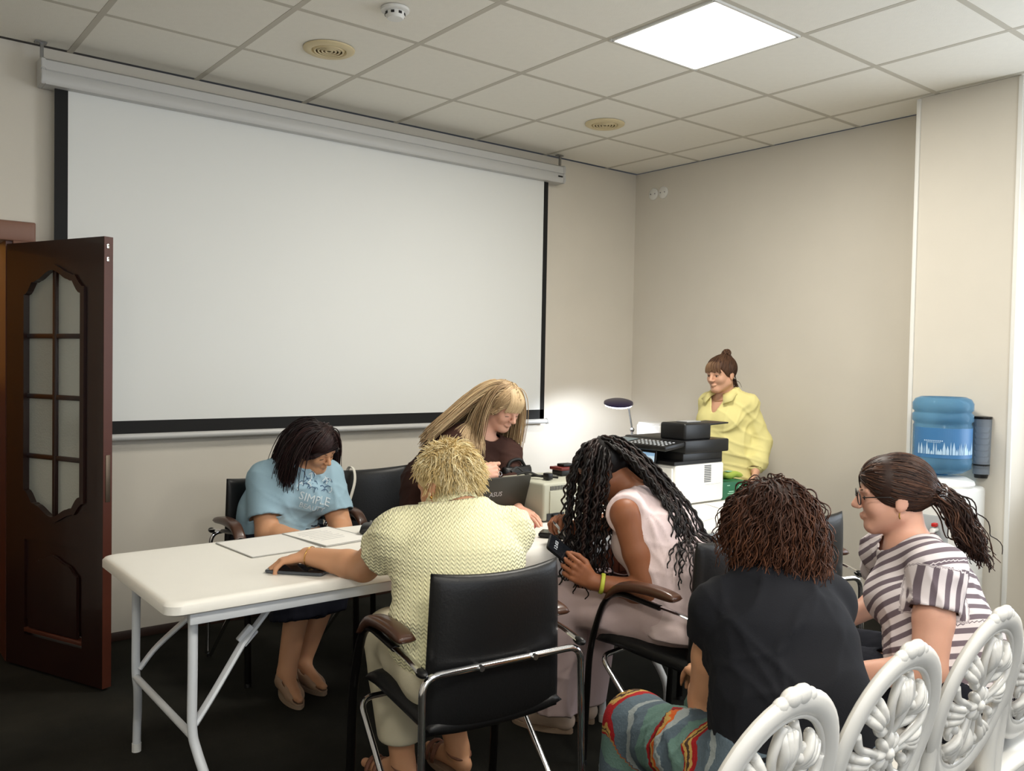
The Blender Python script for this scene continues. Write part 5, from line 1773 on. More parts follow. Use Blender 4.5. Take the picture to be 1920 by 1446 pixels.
# ---- woman in the yellow knit top, back to the camera
def person_knit():
    base = (-3.02, -1.88, 0)
    J = dict(pel=(-3.02, -1.915, 0.56), wst=(-3.025, -1.88, 0.70), chs=(-3.015, -1.835, 0.85), nk=(-3.005, -1.80, 0.975), hd=(-3.005, -1.765, 1.055),
             hR=frame((-0.12, 0.88, -0.42), (0, 0.4, 1)),
             shL=(-3.168, -1.745, 0.905), shR=(-2.842, -1.870, 0.905), elL=(-3.175, -1.545, 0.775), elR=(-2.735, -1.66, 0.74), wrL=(-3.285, -1.365, 0.790), wrR=(-2.82, -1.48, 0.775),
             hipL=(-3.12, -1.90, 0.54), hipR=(-2.92, -1.90, 0.54), knL=(-3.045, -1.50, 0.52), knR=(-2.87, -1.48, 0.52), anL=(-3.02, -1.55, 0.10), anR=(-2.815, -1.575, 0.10),
             ftL=(-0.25, 1, 0), ftR=(0.0, 1, 0),
             handL=dict(d=(-0.72, 0.45, -0.16), n=(-0.05, -0.1, -1), pose=CLAW, side=-1), handR=dict(d=(-0.5, 0.7, -0.05), n=(0, 0, -1), pose=FLAT, side=1))
    B = dict(pel=(0.205, 0.15), wst=(0.195, 0.145), chs=(0.188, 0.135), arm=(0.062, 0.056, 0.047, 0.045, 0.029), leg=(0.10, 0.088, 0.064, 0.06, 0.04), head=1.0, bust=0.075, belly=0.13)
    t, P, tips = make_person('person', 'woman in a yellow knit top, seen from behind, reaching across the left table', base, J, B, SK_TAN,
                             [((-3.42, -1.40, 0.72), (-3.24, -1.24, 0.83)), ((-2.93, -1.5, 0.72), (-2.8, -1.36, 0.82)), ((-3.1, -1.9, 0.97), (-2.92, -1.66, 1.2))])
    KN = knit_mat()
    hem = (A_((0, 0, 0.53)), A_((0, 0, -1)))
    pr = grow_prims(torso_cloth(J, B), 0.014)
    pr += [ell((-3.03, -1.88, 0.60), (0.225, 0.17, 0.06), k=0.03), ell((-3.02, -1.875, 0.70), (0.222, 0.175, 0.055), k=0.02)]
    sl, c1 = sleeve(J, 'L', B, 0.32, 0.016, 0.024, slant=(0.3, 0, 0.3))
    sr, c2 = sleeve(J, 'R', B, 0.60, 0.010, 0.016)
    neck = A_(J['nk']) + A_((0, 0, 0.035))
    cut(pr, neck, (0, 0.25, 1))
    cut(pr, (0, 0, 0.545), (0, 0, -1))
    garment('knit_top', pr + sl + sr, KN, t, h=0.0075, caps=[c1, c2, (neck, (0, 0.25, 1), 0.14), ((-3.02, -1.9, 0.545), (0, 0, -1), 0.4)], amp=0.006, freq=38, seed=4, dirs=[(0.2, 0, 1), (-0.3, 0.2, 1)], thick=0.006)
    # ribbed polo collar
    c0 = A_(J['nk']) + A_((0, 0.01, 0.012))
    ax = nrm(A_(J['hd']) - A_(J['nk']) + A_((0, 0.03, 0)))
    n1 = c0 + ax * 0.045
    garment('collar', [cone(c0 - ax * 0.02, n1 + ax * 0.03, 0.088, 0.062, [(n1, ax), (c0 - ax * 0.012, -ax)], k=0.01)], KN, t, h=0.005, caps=[(n1, ax, 0.12), (c0 - ax * 0.012, -ax, 0.15)], thick=0.006)
    # cream trousers
    tr = grow_prims(P['torso'][:1] + P['thL'] + P['thR'] + P['snL'] + P['snR'], 0.012)
    for S in 'LR':
        kn, an = A_(J['kn' + S]), A_(J['an' + S])
        tr.append(cone(kn, kn * 0.25 + an * 0.75, 0.085, 0.072, k=0.03))
    cut(tr, (0, 0, 0.185), (0, 0, -1))
    cut(tr, (0, 0, 0.66), (0, 0, 1))
    garment('trousers', tr, fabric('cream_cotton', (214, 206, 180)), t, h=0.0085, caps=[((-3, -1.6, 0.185), (0, 0, -1), 0.6), ((-3, -1.9, 0.66), (0, 0, 1), 0.4)], amp=0.006, freq=45, seed=8)
    ML = mat('sandal_leather', (126, 82, 62), 0.5, var=0.1)
    for S in 'LR':
        an = A_(J['an' + S])
        fd = nrm(A_(J['ft' + S]))
        sd = np.cross(fd, (0, 0, -1))
        b = A_(base)
        pts = [(math.cos(2 * math.pi * i / 24) * 0.125, math.sin(2 * math.pi * i / 24) * 0.042) for i in range(24)]
        mid = an + fd * 0.055
        M = Matrix(((fd[0], -fd[1], 0, mid[0] - b[0]), (fd[1], fd[0], 0, mid[1] - b[1]), (0, 0, 1, 0.001), (0, 0, 0, 1)))
        MB().prism(pts, 0.026, M, bev=0.004).build('sandal_sole', M_sole, t)
        P_ = []
        for i in range(17):
            a = math.pi * 2 * i / 16
            P_.append(tuple(an + A_((0, 0, -0.008)) + fd * (math.cos(a) * 0.042 - 0.004) + sd * math.sin(a) * 0.037 + A_((0, 0, 0.012 * math.cos(a))) - b))
        MB().tube(P_[:-1], 0.0045, 6, flat=1.8, closed=True).build('ankle_strap', ML, t, smooth=180)
        for f0 in (0.10, 0.135):
            q = [tuple(an + fd * f0 + sd * (0.042 * math.cos(a)) + A_((0, 0, -0.075 + 0.058 * math.sin(a))) - b) for a in np.linspace(0, math.pi, 9)]
            MB().tube(q, 0.005, 6, flat=2.2).build('toe_strap', ML, t, smooth=180)
    # bracelet on the outstretched wrist, earrings
    w, d = A_(J['wrL']), nrm(A_(J['wrL']) - A_(J['elL']))
    u = nrm(np.cross(d, (0, 0, 1)))
    v = np.cross(u, d)
    MB().tube([tuple(w - d * 0.012 + (u * math.cos(a) * 0.035 + v * math.sin(a) * 0.033) - A_(base)) for a in np.linspace(0, 2 * math.pi, 20)[:-1]], 0.0016, 6, closed=True).build('bracelet', mat('gold', (212, 170, 96), 0.25, 1.0), t, smooth=180)
    face_parts(J['hd'], J['hR'], 1.0, t, mat('brow_fair', (150, 112, 72), 0.7), LIP, 0)
    for q in (-1, 1): MB().sphere(tuple(A_(J['hd']) + A_((q * 0.082, -0.004, -0.04)) @ J['hR'] - A_(base)), 0.005, 10, 8).build('earring', MATS['gold'], t)
    # short tousled blonde hair
    hc, R = A_(J['hd']), J['hR']
    cap = solid(cap_prims(hc, R, 1.0, 0.012, 0.062, -0.045), 0.006)
    parts = [(cap[0], cap[1], 0.55)]
    reg = lambda l, f, u: (u > -0.62 - 0.0 * f) & ((f < 0.35) | (u > 0.35)) & ((np.abs(l) < 0.86) | (u > -0.1))
    rs = np.random.RandomState(3)
    roots, dd = scalp_roots(hc, R, 1.0, 420, 2, reg)
    flow = dd * 0.50 + np.stack([dd[:, 0] * 0.3, -0.35 - 0 * dd[:, 0], -0.55 - 0.2 * dd[:, 2]], 1) + rs.randn(len(dd), 3) * 0.34
    flow = nrm_rows(flow) @ R
    R0, F0, T0 = [], [], []
    for i in range(len(roots)):
        k = 10
        R0.append(roots[i] + rs.randn(k, 3) * 0.007)
        F0.append(nrm_rows(flow[i] + rs.randn(k, 3) * 0.14))
        T0.append(np.full(k, rs.rand()))
    R0, F0, T0 = np.concatenate(R0), np.concatenate(F0), np.concatenate(T0)
    L = (0.024 + 0.018 * rs.rand(len(R0)))
    S_ = drape(R0, F0, 8, L / 7 * 1.25, [(hc + A_((0, -0.016, 0.034)) @ R, R, A_((0.078, 0.096, 0.085)))], grav=0.14, seed=5, jitter=0.06, keep=1.0)
    rad = np.linspace(1, 0.25, 8)[None, :] * (0.0020 + 0.0009 * rs.rand(len(R0)))[:, None]
    V, F, sid = tubes(S_, rad, 3, 1)
    parts.append((V, F, np.clip(T0[sid] * 0.8 + 0.15, 0, 1)))
    hair_object(parts, hair_mat('hair_blonde_short', (190, 158, 98), (230, 208, 154), (250, 238, 200)), t)

person_knit()
# ---- woman in the blue T-shirt, seated behind the table
def person_blue():
    base = (-2.81, -0.05, 0)
    J = dict(pel=(-2.81, -0.02, 0.56), wst=(-2.80, -0.05, 0.69), chs=(-2.775, -0.10, 0.825), nk=(-2.745, -0.155, 0.935), hd=(-2.705, -0.225, 1.015),
             hR=frame((0.30, -0.76, -0.48), (0.05, -0.5, 0.86)),
             shR=(-2.905, -0.105, 0.862), shL=(-2.63, -0.18, 0.868), elR=(-2.94, -0.215, 0.635), elL=(-2.605, -0.29, 0.64), wrR=(-2.80, -0.39, 0.61), wrL=(-2.66, -0.41, 0.60),
             hipR=(-2.91, -0.04, 0.545), hipL=(-2.71, -0.04, 0.545), knR=(-2.865, -0.46, 0.52), knL=(-2.70, -0.44, 0.52), anR=(-2.985, -0.545, 0.095), anL=(-2.88, -0.47, 0.095),
             ftR=(-0.12, -1, 0), ftL=(0.1, -1, 0),
             handR=dict(d=(0.6, -0.6, -0.1), n=(0, 0, -1), pose=RELAX, side=1), handL=dict(d=(-0.6, -0.5, -0.1), n=(0, 0, -1), pose=RELAX, side=-1))
    B = dict(pel=(0.195, 0.16), wst=(0.185, 0.160), chs=(0.165, 0.140), arm=(0.066, 0.062, 0.052, 0.049, 0.032), leg=(0.105, 0.09, 0.064, 0.058, 0.040), head=0.94, bust=0.088, belly=0.13)
    t, P, tips = make_person('person', 'dark-haired woman in a pale blue T-shirt, seated behind the left table', base, J, B, SK_TAN, [((-2.80, -0.42, 0.92), (-2.58, -0.2, 1.12))])
    TS = fabric('tshirt_blue', (156, 186, 202))
    pr = grow_prims(torso_cloth(J, B), 0.012)
    sr, c1 = sleeve(J, 'R', B, 0.74, 0.016, 0.020)
    sl, c2 = sleeve(J, 'L', B, 0.74, 0.016, 0.020)
    nk = A_(J['nk'])
    cut(pr, (0, 0, 0.50), (0, 0, -1))
    top = garment('tshirt', pr + sl + sr, TS, t, h=0.0075, caps=[c1, c2, ((-2.8, 0, 0.50), (0, 0, -1), 0.5)], amp=0.008, freq=30, seed=12, thick=0.004,
                  drop=lambda V: np.linalg.norm((V - (nk + A_((0.012, -0.035, 0.035)))) / A_((0.085, 0.085, 0.06)), axis=1) < 1)
    # printed motif: two words under a leafy drawing
    f = P['fwd']
    u = nrm(A_(J['nk']) - A_(J['wst']))
    left = np.cross(u, f)
    Rm = np.array([left, np.cross(f, left), f])
    org = A_(J['chs']) + f * 0.15 + left * 0.075 + u * 0.045
    W = mat('print_white', (214, 226, 232), 0.7)
    D = mat('print_navy', (72, 100, 130), 0.7)
    decal(top, glyphs('SIMPLE', 0.050), org + u * -0.005, Rm, W, t, 0.005, name='print_lettering')
    decal(top, glyphs('BEAUTY', 0.034), org + u * -0.045, Rm, W, t, 0.005, name='print_lettering')
    rs = random.Random(4)
    for m, k in ((D, 16), (W, 9)):
        g = MB()
        for i in range(k):
            x, y, a, L = rs.uniform(-0.075, 0.075), rs.uniform(0.03, 0.085), rs.uniform(0, 3.14), rs.uniform(0.02, 0.04)
            pts = [(x + math.cos(a + q * 1.2) * L * q, y + math.sin(a + q * 1.2) * L * q) for q in (0, 0.33, 0.66, 1)]
            for (xa, ya), (xb, yb) in zip(pts, pts[1:]):
                d = Vector((xb - xa, yb - ya)).normalized() * 0.0016
                g.quad([(xa - d.y, ya + d.x, 0), (xa + d.y, ya - d.x, 0), (xb + d.y, yb - d.x, 0), (xb - d.y, yb + d.x, 0)])
        decal(top, g.mesh('drawing'), org + u * -0.002, Rm, m, t, 0.005, name='print_drawing')
    # navy skirt to the knee
    sk = grow_prims(P['torso'][:1] + P['thL'] + P['thR'], 0.016)
    for S in 'LR': sk.append(cone(J['kn' + S], A_(J['kn' + S]) * 0.5 + A_(J['an' + S]) * 0.5, 0.095, 0.11, k=0.04))
    sk += [loft(A_((-2.81, -0.1, 0.53)), A_((-2.78, -0.46, 0.50)), (1, 0, 0), 0.21, 0.09, 0.185, 0.085, k=0.03)]
    hp, hn = A_((-2.78, -0.45, 0.295)), nrm(A_((0, -0.2, -1)))
    cut(sk, hp, hn)
    cut(sk, (0, 0, 0.64), (0, 0, 1))
    garment('skirt', sk, fabric('navy_cotton', (28, 30, 42)), t, h=0.0095, caps=[(hp, hn, 0.5), ((-2.8, 0, 0.64), (0, 0, 1), 0.4)], amp=0.007, freq=35, seed=3)
    MS = mat('shoe_beige', (170, 140, 116), 0.6, var=0.1)
    for S in 'LR': shoe(t, J, S, MS, M_sole)
    face_parts(J['hd'], J['hR'], B['head'], t, mat('brow_dark', (44, 30, 24), 0.7), LIP, 0)
    hc, R, s = A_(J['hd']), J['hR'], B['head']
    cap = solid(cap_prims(hc, R, s, 0.003, 0.056, -0.05), 0.006)
    parts = [(cap[0], cap[1], 0.2)]
    pt = [(0.022, 0.104, 0.066), (0.020, 0.094, 0.085), (0.022, 0.05, 0.115), (0.02, -0.02, 0.125), (0.01, -0.08, 0.10)]
    parts.append(comb(hc, R, s, pt, [(-0.072, 0.076, 0.022), (-0.080, 0.062, 0.005), (-0.088, 0.040, -0.02), (-0.09, -0.01, -0.03), (-0.06, -0.10, -0.03)], 560, 90, 0.016, m=3))
    parts.append(comb(hc, R, s, pt, [(0.074, 0.074, 0.03), (0.080, 0.060, 0.01), (0.088, 0.040, -0.02), (0.09, -0.01, -0.03), (0.06, -0.10, -0.03)], 420, 91, 0.016, m=3))
    reg = lambda l, f, u: (u > -0.5) & ((f < -0.05) | ((f < 0.42) & (np.abs(l) > 0.4) & (u > -0.1)) | ((u > 0.3) & (f < 0.35)))
    roots, dd = scalp_roots(hc, R, s, 330, 7, reg)
    sd = np.where(dd[:, 0] > 0.25, 1.0, -1.0)          # side parting on her left
    flow = nrm_rows(np.stack([sd * 0.85, -0.55 + 0 * sd, -0.35 + 0 * sd], 1)) @ R
    R0, D0, T0 = clumped(roots, flow, 8, 0.005, 0.10, 8)
    cols = [(hc + A_((0, -0.016, 0.034)) @ R, R, A_((0.092, 0.110, 0.094)) * s), (hc + A_((0, 0.012, -0.04)) @ R, R, A_((0.090, 0.080, 0.11)) * s), (A_(J['chs']), np.eye(3), A_((0.17, 0.15, 0.125)))]
    rs2 = np.random.RandomState(2)
    S_ = drape(R0, D0, 13, 0.0215 + 0.006 * rs2.rand(len(R0)), cols, grav=0.30, seed=9, jitter=0.04, keep=0.85, pull=lambda p, q: A_((-0.04, 0.13, 0)) * max(0, 1 - 1.2 * q))
    rad = np.linspace(1, 0.35, 13)[None] * (0.0030 + 0.001 * rs2.rand(len(R0)))[:, None]
    V, F, sid = tubes(S_, rad, 3, 2)
    parts.append((V, F, T0[sid]))
    hair_object(parts, hair_mat('hair_darkbrown', (18, 9, 9), (34, 19, 19), (58, 34, 31), 0.38), t)

# ---- blonde woman in brown, leaning over the laptop
def person_blonde():
    base = (-2.15, -0.50, 0)
    J = dict(pel=(-2.18, -0.50, 0.84), wst=(-2.14, -0.53, 0.94), chs=(-2.09, -0.585, 1.00), nk=(-2.045, -0.64, 1.075), hd=(-1.975, -0.715, 1.225),
             hR=frame((0.10, -0.82, -0.50), (0.1, -0.5, 0.86)),
             shR=(-2.225, -0.62, 1.01), shL=(-1.885, -0.66, 0.985), elR=(-2.345, -0.70, 0.83), elL=(-1.995, -0.795, 0.84), wrR=(-2.20, -0.845, 0.925), wrL=(-2.135, -1.045, 0.790),
             hipR=(-2.27, -0.50, 0.82), hipL=(-2.09, -0.50, 0.82), knR=(-2.27, -0.52, 0.45), knL=(-2.09, -0.52, 0.45), anR=(-2.27, -0.48, 0.095), anL=(-2.09, -0.48, 0.095),
             ftR=(0, -1, 0), ftL=(0.15, -1, 0),
             handR=dict(d=(0.85, -0.25, 0.22), n=(0.1, 0.75, -0.5), pose=((35, 60, 35), (62, 80, 40), (70, 85, 45), (75, 85, 45)), side=1, thumb=((0.8, 0.5, 0.4), (0.95, 0.1, 0.4), (0.95, -0.2, 0.3))),
             handL=dict(d=(-0.05, -1, -0.14), n=(0, -0.12, -1), pose=((8, 12, 8), (8, 12, 8), (10, 14, 8), (14, 16, 10)), side=-1))
    B = dict(pel=(0.17, 0.125), wst=(0.15, 0.115), chs=(0.16, 0.115), arm=(0.05, 0.044, 0.038, 0.036, 0.025), leg=(0.085, 0.072, 0.054, 0.05, 0.036), head=0.96, bust=0.06)
    t, P, tips = make_person('person', 'blonde long-haired woman in dark brown, leaning over the laptop', base, J, B, SK_ROSE,
                             [((-2.1, -0.85, 1.1), (-1.9, -0.6, 1.32)), ((-2.25, -0.92, 0.86), (-2.08, -0.78, 1.0)), ((-2.2, -1.28, 0.72), (-2.08, -1.0, 0.83))])
    BR = fabric('brown_jersey', (58, 36, 30))
    pr = grow_prims(torso_cloth(J, B), 0.014)
    caps = []
    for S in 'LR':
        el, wr = A_(J['el' + S]), A_(J['wr' + S])
        d = nrm(wr - el)
        e = el + (wr - el) * (0.50 if S == 'R' else 0.6)
        pr += grow_prims(P['ua' + S], 0.02) + [cone(el, e + d * 0.06, 0.062, 0.056, [(e, d)], k=0.02)]
        caps.append((e, d, 0.07))
    nk = A_(J['nk'])
    pr += [loft(A_(J['pel']), A_((-2.18, -0.5, 0.40)), (1, 0, 0), 0.20, 0.16, 0.23, 0.19, [(A_((0, 0, 0.42)), A_((0, 0, -1)))])]
    garment('dress', pr, BR, t, h=0.009, caps=caps + [((-2.18, -0.5, 0.42), (0, 0, -1), 0.5)], amp=0.007, freq=34, seed=21,
            drop=lambda V: np.linalg.norm((V - (nk + A_((0.015, -0.03, 0.035)))) / A_((0.08, 0.085, 0.055)), axis=1) < 1)
    for S in 'LR': shoe(t, J, S, M_pk, M_black)
    MB().tube([tuple(A_(tips['R'][1]) * 0 + A_(J['wrR']) + A_((0.095, -0.03, 0.0)) + A_((0.010 * math.cos(a), 0.002 * math.sin(a), 0.010 * math.sin(a))) - A_(base)) for a in np.linspace(0, 6.28, 14)[:-1]], 0.0012, 6, closed=True).build('ring', M_chrome, t, smooth=180)
    face_parts(J['hd'], J['hR'], B['head'], t, mat('brow_brown', (96, 66, 46), 0.7), LIP, 0)
    hc, R, s = A_(J['hd']), J['hR'], B['head']
    cap = solid(cap_prims(hc, R, s, 0.010, 0.060, -0.05), 0.006)
    parts = [(cap[0], cap[1], 0.5)]
    pt = [(0.0, 0.085, 0.090), (0.0, 0.05, 0.115), (0.0, -0.02, 0.125), (0.0, -0.08, 0.10)]
    for q in (-1, 1): parts.append(comb(hc, R, s, pt, [(q * 0.080, 0.062, 0.020), (q * 0.088, 0.040, -0.02), (q * 0.09, -0.01, -0.03), (q * 0.06, -0.10, -0.03)], 340, 92 + q, 0.013, m=3))
    rs = np.random.RandomState(6)
    cols = [(hc + A_((0, -0.016, 0.034)) @ R, R, A_((0.083, 0.101, 0.090)) * s), (hc + A_((0, 0.024, -0.03)) @ R, R, A_((0.074, 0.078, 0.10)) * s), (A_(J['chs']), frame(P['fwd'], (0, 0, 1)), A_((0.19, 0.145, 0.16))),
            (A_(J['shR']), np.eye(3), A_((0.075, 0.075, 0.075)))]
    reg = lambda l, f, u: (u > -0.45) & (f < 0.3) & ((f < 0.0) | (u > 0.3))
    roots, dd = scalp_roots(hc, R, s, 330, 17, reg)
    sd = np.sign(dd[:, 0] + 1e-3)
    flow = nrm_rows(np.stack([sd * 0.8, -0.55 + 0 * sd, -0.25 + 0 * sd], 1)) @ R
    R0, D0, T0 = clumped(roots, flow, 8, 0.005, 0.07, 18)
    back = np.repeat((dd[:, 1] < -0.15) & (dd[:, 0] < 0.45), 8)       # the back hair lies over her right shoulder
    pullv = np.where(back[:, None], A_((-0.28, 0.12, 0.02)), A_((-0.01, 0.06, -0.06)))
    S_ = drape(R0, D0, 15, 0.0245 + 0.0045 * rs.rand(len(R0)), cols, grav=0.30, seed=19, jitter=0.02, keep=0.85, pull=lambda p, q: pullv)
    rad = np.linspace(1, 0.45, 15)[None] * (0.0028 + 0.001 * rs.rand(len(R0)))[:, None]
    V, F, sid = tubes(S_, rad, 3, 3)
    parts.append((V, F, T0[sid]))
    # fringe down to the brows
    n = 260
    l = np.linspace(-0.058, 0.058, n) + rs.randn(n) * 0.002
    st = np.stack([l * 0.55, 0.030 + 0 * l, 0.124 - 3.0 * l * l], 1)
    en = np.stack([l, 0.100 - 6.5 * l * l, 0.030 + 0.004 * rs.randn(n) - 3 * l * l], 1)
    md = np.stack([l * 0.9, 0.114 - 5 * l * l, 0.100 - 3 * l * l], 1)
    q = np.linspace(0, 1, 9)[None, :, None]
    Pb = hc + (((1 - q) ** 2 * st[:, None] + 2 * q * (1 - q) * md[:, None] + q * q * en[:, None]) * s).reshape(-1, 3).dot(R).reshape(n, 9, 3)
    V, F, sid = tubes(Pb, np.linspace(1, 0.5, 9)[None] * np.full((n, 1), 0.0026), 4, 4)
    parts.append((V, F, (0.55 + 0.4 * rs.rand(n))[sid]))
    hair_object(parts, hair_mat('hair_blonde_long', (116, 92, 66), (176, 148, 112), (214, 190, 150), 0.36), t)

# ---- woman with long dark braids in a pale pink set
def person_braids():
    base = (-2.10, -1.96, 0)
    J = dict(pel=(-2.10, -1.975, 0.56), wst=(-2.12, -1.92, 0.70), chs=(-2.13, -1.845, 0.835), nk=(-2.145, -1.765, 0.945), hd=(-2.215, -1.665, 1.035),
             hR=frame((-0.42, 0.62, -0.66), (-0.2, 0.6, 0.8)),
             shL=(-2.295, -1.85, 0.905), shR=(-1.975, -1.765, 0.91), elL=(-2.27, -1.945, 0.64), elR=(-2.05, -1.50, 0.785), wrL=(-2.415, -1.81, 0.672), wrR=(-2.255, -1.51, 0.795),
             hipL=(-2.20, -1.96, 0.545), hipR=(-2.00, -1.95, 0.545), knL=(-2.355, -1.60, 0.545), knR=(-2.13, -1.56, 0.54), anL=(-2.29, -1.50, 0.095), anR=(-2.14, -1.48, 0.095),
             ftL=(-0.4, 0.8, 0), ftR=(-0.1, 1, 0),
             handL=dict(d=(-0.60, 0.25, 0.42), n=(0.35, 0.85, 0.10), pose=GRIP, side=-1, thumb=((0.7, 0.5, 0.45), (0.9, 0.1, 0.5), (0.95, -0.2, 0.4))),
             handR=dict(d=(-0.72, -0.10, 0.55), n=(-0.45, -0.3, -0.6), pose=((48, 52, 30), (52, 58, 32), (58, 64, 36), (62, 66, 40)), side=1, thumb=((0.75, 0.3, 0.55), (0.85, 0.0, 0.6), (0.9, -0.2, 0.5))))
    B = dict(pel=(0.178, 0.135), wst=(0.155, 0.12), chs=(0.158, 0.118), arm=(0.052, 0.050, 0.042, 0.040, 0.027), leg=(0.092, 0.08, 0.06, 0.055, 0.038), head=0.98, bust=0.065)
    t, P, tips = make_person('person', 'woman with long dark braids in a sleeveless pale pink outfit, holding a pen', base, J, B, SK_BROWN,
                             [((-2.52, -1.86, 0.64), (-2.38, -1.72, 0.80)), ((-2.36, -1.6, 0.78), (-2.18, -1.48, 0.92)), ((-2.33, -1.68, 0.9), (-2.12, -1.5, 1.12))])
    PK = fabric('pale_pink', (226, 206, 206), var=0.03)
    PK2 = fabric('pale_pink_dusk', (212, 190, 190), var=0.03)
    tp = [dict(p) for p in P['torso'] + P['shL'] + P['shR']]
    for S in 'LR':
        sh = A_(J['sh' + S])
        q = nrm(sh - A_(J['nk']))
        tp.append(cone(sh - q * 0.05, sh, 0.054, 0.054, k=0.02))
    tp = grow_prims(tp, 0.013)
    caps = []
    nk = A_(J['nk'])
    for S in 'LR':
        sh = A_(J['sh' + S])
        q = nrm(sh - nk + A_((0, 0, 0.06)))
        for p in tp:
            if p['t'] == 'c' and np.linalg.norm(p['b'] - sh) < 0.02: p['clips'] = [(sh + q * 0.008, q)]
    # flared peplum below the waist seam
    pl0 = A_(J['wst']) * 0.75 + A_(J['pel']) * 0.25
    tp += [loft(pl0, A_((-2.095, -2.0, 0.51)), (1, 0.05, 0), 0.172, 0.138, 0.225, 0.195, [(A_((0, 0, 0.50)), A_((0, 0, -1)))], k=0.012)]
    garment('tunic', tp, PK, t, h=0.0075, caps=caps + [((-2.1, -1.98, 0.50), (0, 0, -1), 0.5)], amp=0.006, freq=36, seed=31, dirs=[(1, 0.3, 0.2), (0.6, 0.8, 0.1), (1, -0.5, 0.3)],
            drop=lambda V: np.linalg.norm((V - (nk + A_((-0.015, 0.02, 0.035)))) / A_((0.078, 0.078, 0.055)), axis=1) < 1)
    tr = grow_prims(P['torso'][:1] + P['thL'] + P['thR'], 0.016)
    for S in 'LR':
        kn, an = A_(J['kn' + S]), A_(J['an' + S])
        tr.append(cone(kn, an, 0.090, 0.098, k=0.03))
    cut(tr, (0, 0, 0.085), (0, 0, -1))
    cut(tr, (0, 0, 0.62), (0, 0, 1))
    garment('trousers', tr, PK2, t, h=0.0085, caps=[((-2.2, -1.5, 0.085), (0, 0, -1), 0.5), ((-2.1, -1.96, 0.62), (0, 0, 1), 0.4)], amp=0.010, freq=40, seed=33, dirs=[(1, 0.2, 0.1), (0.3, 1, 0.2)])
    MS = mat('shoe_pale', (198, 176, 158), 0.6)
    for S in 'LR': shoe(t, J, S, MS, M_sole)
    w, d = A_(J['wrL']), nrm(A_(J['wrL']) - A_(J['elL']))
    u = nrm(np.cross(d, (0, 0, 1)))
    v = np.cross(u, d)
    wb = MB().tube([tuple(w - d * 0.035 + (u * math.cos(a) * 0.0345 + v * math.sin(a) * 0.0345) - A_(base)) for a in np.linspace(0, 2 * math.pi, 22)[:-1]], 0.0075, 8, flat=0.35, up=tuple(d), closed=True)
    wb.build('wristband', mat('lime_band', (190, 196, 70), 0.5), t, smooth=180)
    face_parts(J['hd'], J['hR'], B['head'], t, mat('brow_dark', (44, 30, 24), 0.7), LIP2, 0)
    hc, R, s = A_(J['hd']), J['hR'], B['head']
    cap = solid(cap_prims(hc, R, s, 0.012, 0.050, -0.05), 0.006)
    parts = [(cap[0], cap[1], 0.1)]
    cols = [(hc + A_((0, -0.016, 0.034)) @ R, R, A_((0.084, 0.102, 0.091)) * s), (hc + A_((0, 0.024, -0.03)) @ R, R, A_((0.072, 0.082, 0.10)) * s), (A_(J['chs']), frame(P['fwd'], A_(J['nk']) - A_(J['wst'])), A_((0.175, 0.142, 0.20))),
            (A_(J['pel']) + A_((0, 0, 0.08)), np.eye(3), A_((0.21, 0.18, 0.2))), (A_(J['shL']), np.eye(3), A_((0.07, 0.07, 0.07)))]
    reg = lambda l, f, u: (u > -0.55) & ((f < 0.35) | (u > 0.5))
    roots, dd = scalp_roots(hc, R, s, 180, 41, reg)
    rs = np.random.RandomState(42)
    sd = np.sign(dd[:, 0] + 0.25 * rs.randn(len(dd)))
    flow = nrm_rows(np.stack([sd * 0.8, -0.2 + 0 * sd, -0.1 + 0 * sd], 1) + dd * 0.3) @ R
    bk = dd[:, 1] * 0.8 + dd[:, 0] * 0.4 < -0.22        # these fall down her back
    pullv = np.where(bk[:, None], A_((0.20, -0.40, 0.0)), A_((-0.03, 0.02, 0.0)))
    pl = lambda p, q: pullv * max(0.0, 1 - q * 1.5)
    step = np.where(bk, 0.0235, 0.0175) * (0.8 + 0.35 * rs.rand(len(roots)))
    S_ = drape(roots, flow, 30, step, cols, grav=0.32, seed=43, jitter=0.035, keep=0.8, pull=pl)
    # resample finer and crimp
    tt = np.linspace(0, 29, 88)
    i0 = np.clip(tt.astype(int), 0, 28)
    fr = (tt - i0)[None, :, None]
    S_ = S_[:, i0] * (1 - fr) + S_[:, i0 + 1] * fr
    S_ = curl(S_, 0.0042, 0.045, 44, 0.5)
    bead = 1 + 0.16 * np.sin(np.arange(88) * 2.1)
    rad = (np.linspace(1, 0.42, 88) * bead)[None] * (0.0050 + 0.0012 * rs.rand(len(roots)))[:, None]
    V, F, sid = tubes(S_, rad, 5, 5)
    parts.append((V, F, rs.rand(len(roots))[sid]))
    hair_object(parts, hair_mat('hair_black_braids', (9, 6, 6), (22, 14, 13), (46, 30, 26), 0.40), t)
    # pen in the right hand, device in the left
    tip = A_(tips['R'][0]) * 0.5 + A_(tips['R'][4]) * 0.5
    p = empty('pen', tuple(tip), label='white pen in the braided woman\'s raised hand', cat='pen')
    d = nrm((0.62, -0.05, -0.62))
    MB().tube([tuple(d * -0.035), tuple(d * 0.10)], 0.0048, 10).build('barrel', M_white, p)
    MB().tube([tuple(d * -0.035), tuple(d * -0.05)], [0.0045, 0.0012], 10).build('tip', M_steel, p)
    MB().tube([tuple(d * 0.06 + A_((0.004, 0.003, 0.004))), tuple(d * 0.098 + A_((0.004, 0.003, 0.004)))], 0.0016, 6).build('clip', M_steel, p)
    c = (A_(tips['L'][0]) + A_(tips['L'][1]) + A_(tips['L'][4]) * 2) / 4
    ph = build_phone('phone', 'dark phone with lit clock held low by the braided woman', tuple(c + A_((-0.02, 0.005, 0.0))), 0, 0.078, 0.158, 0.010)
    ax = nrm((-0.62, 0.28, 0.55))
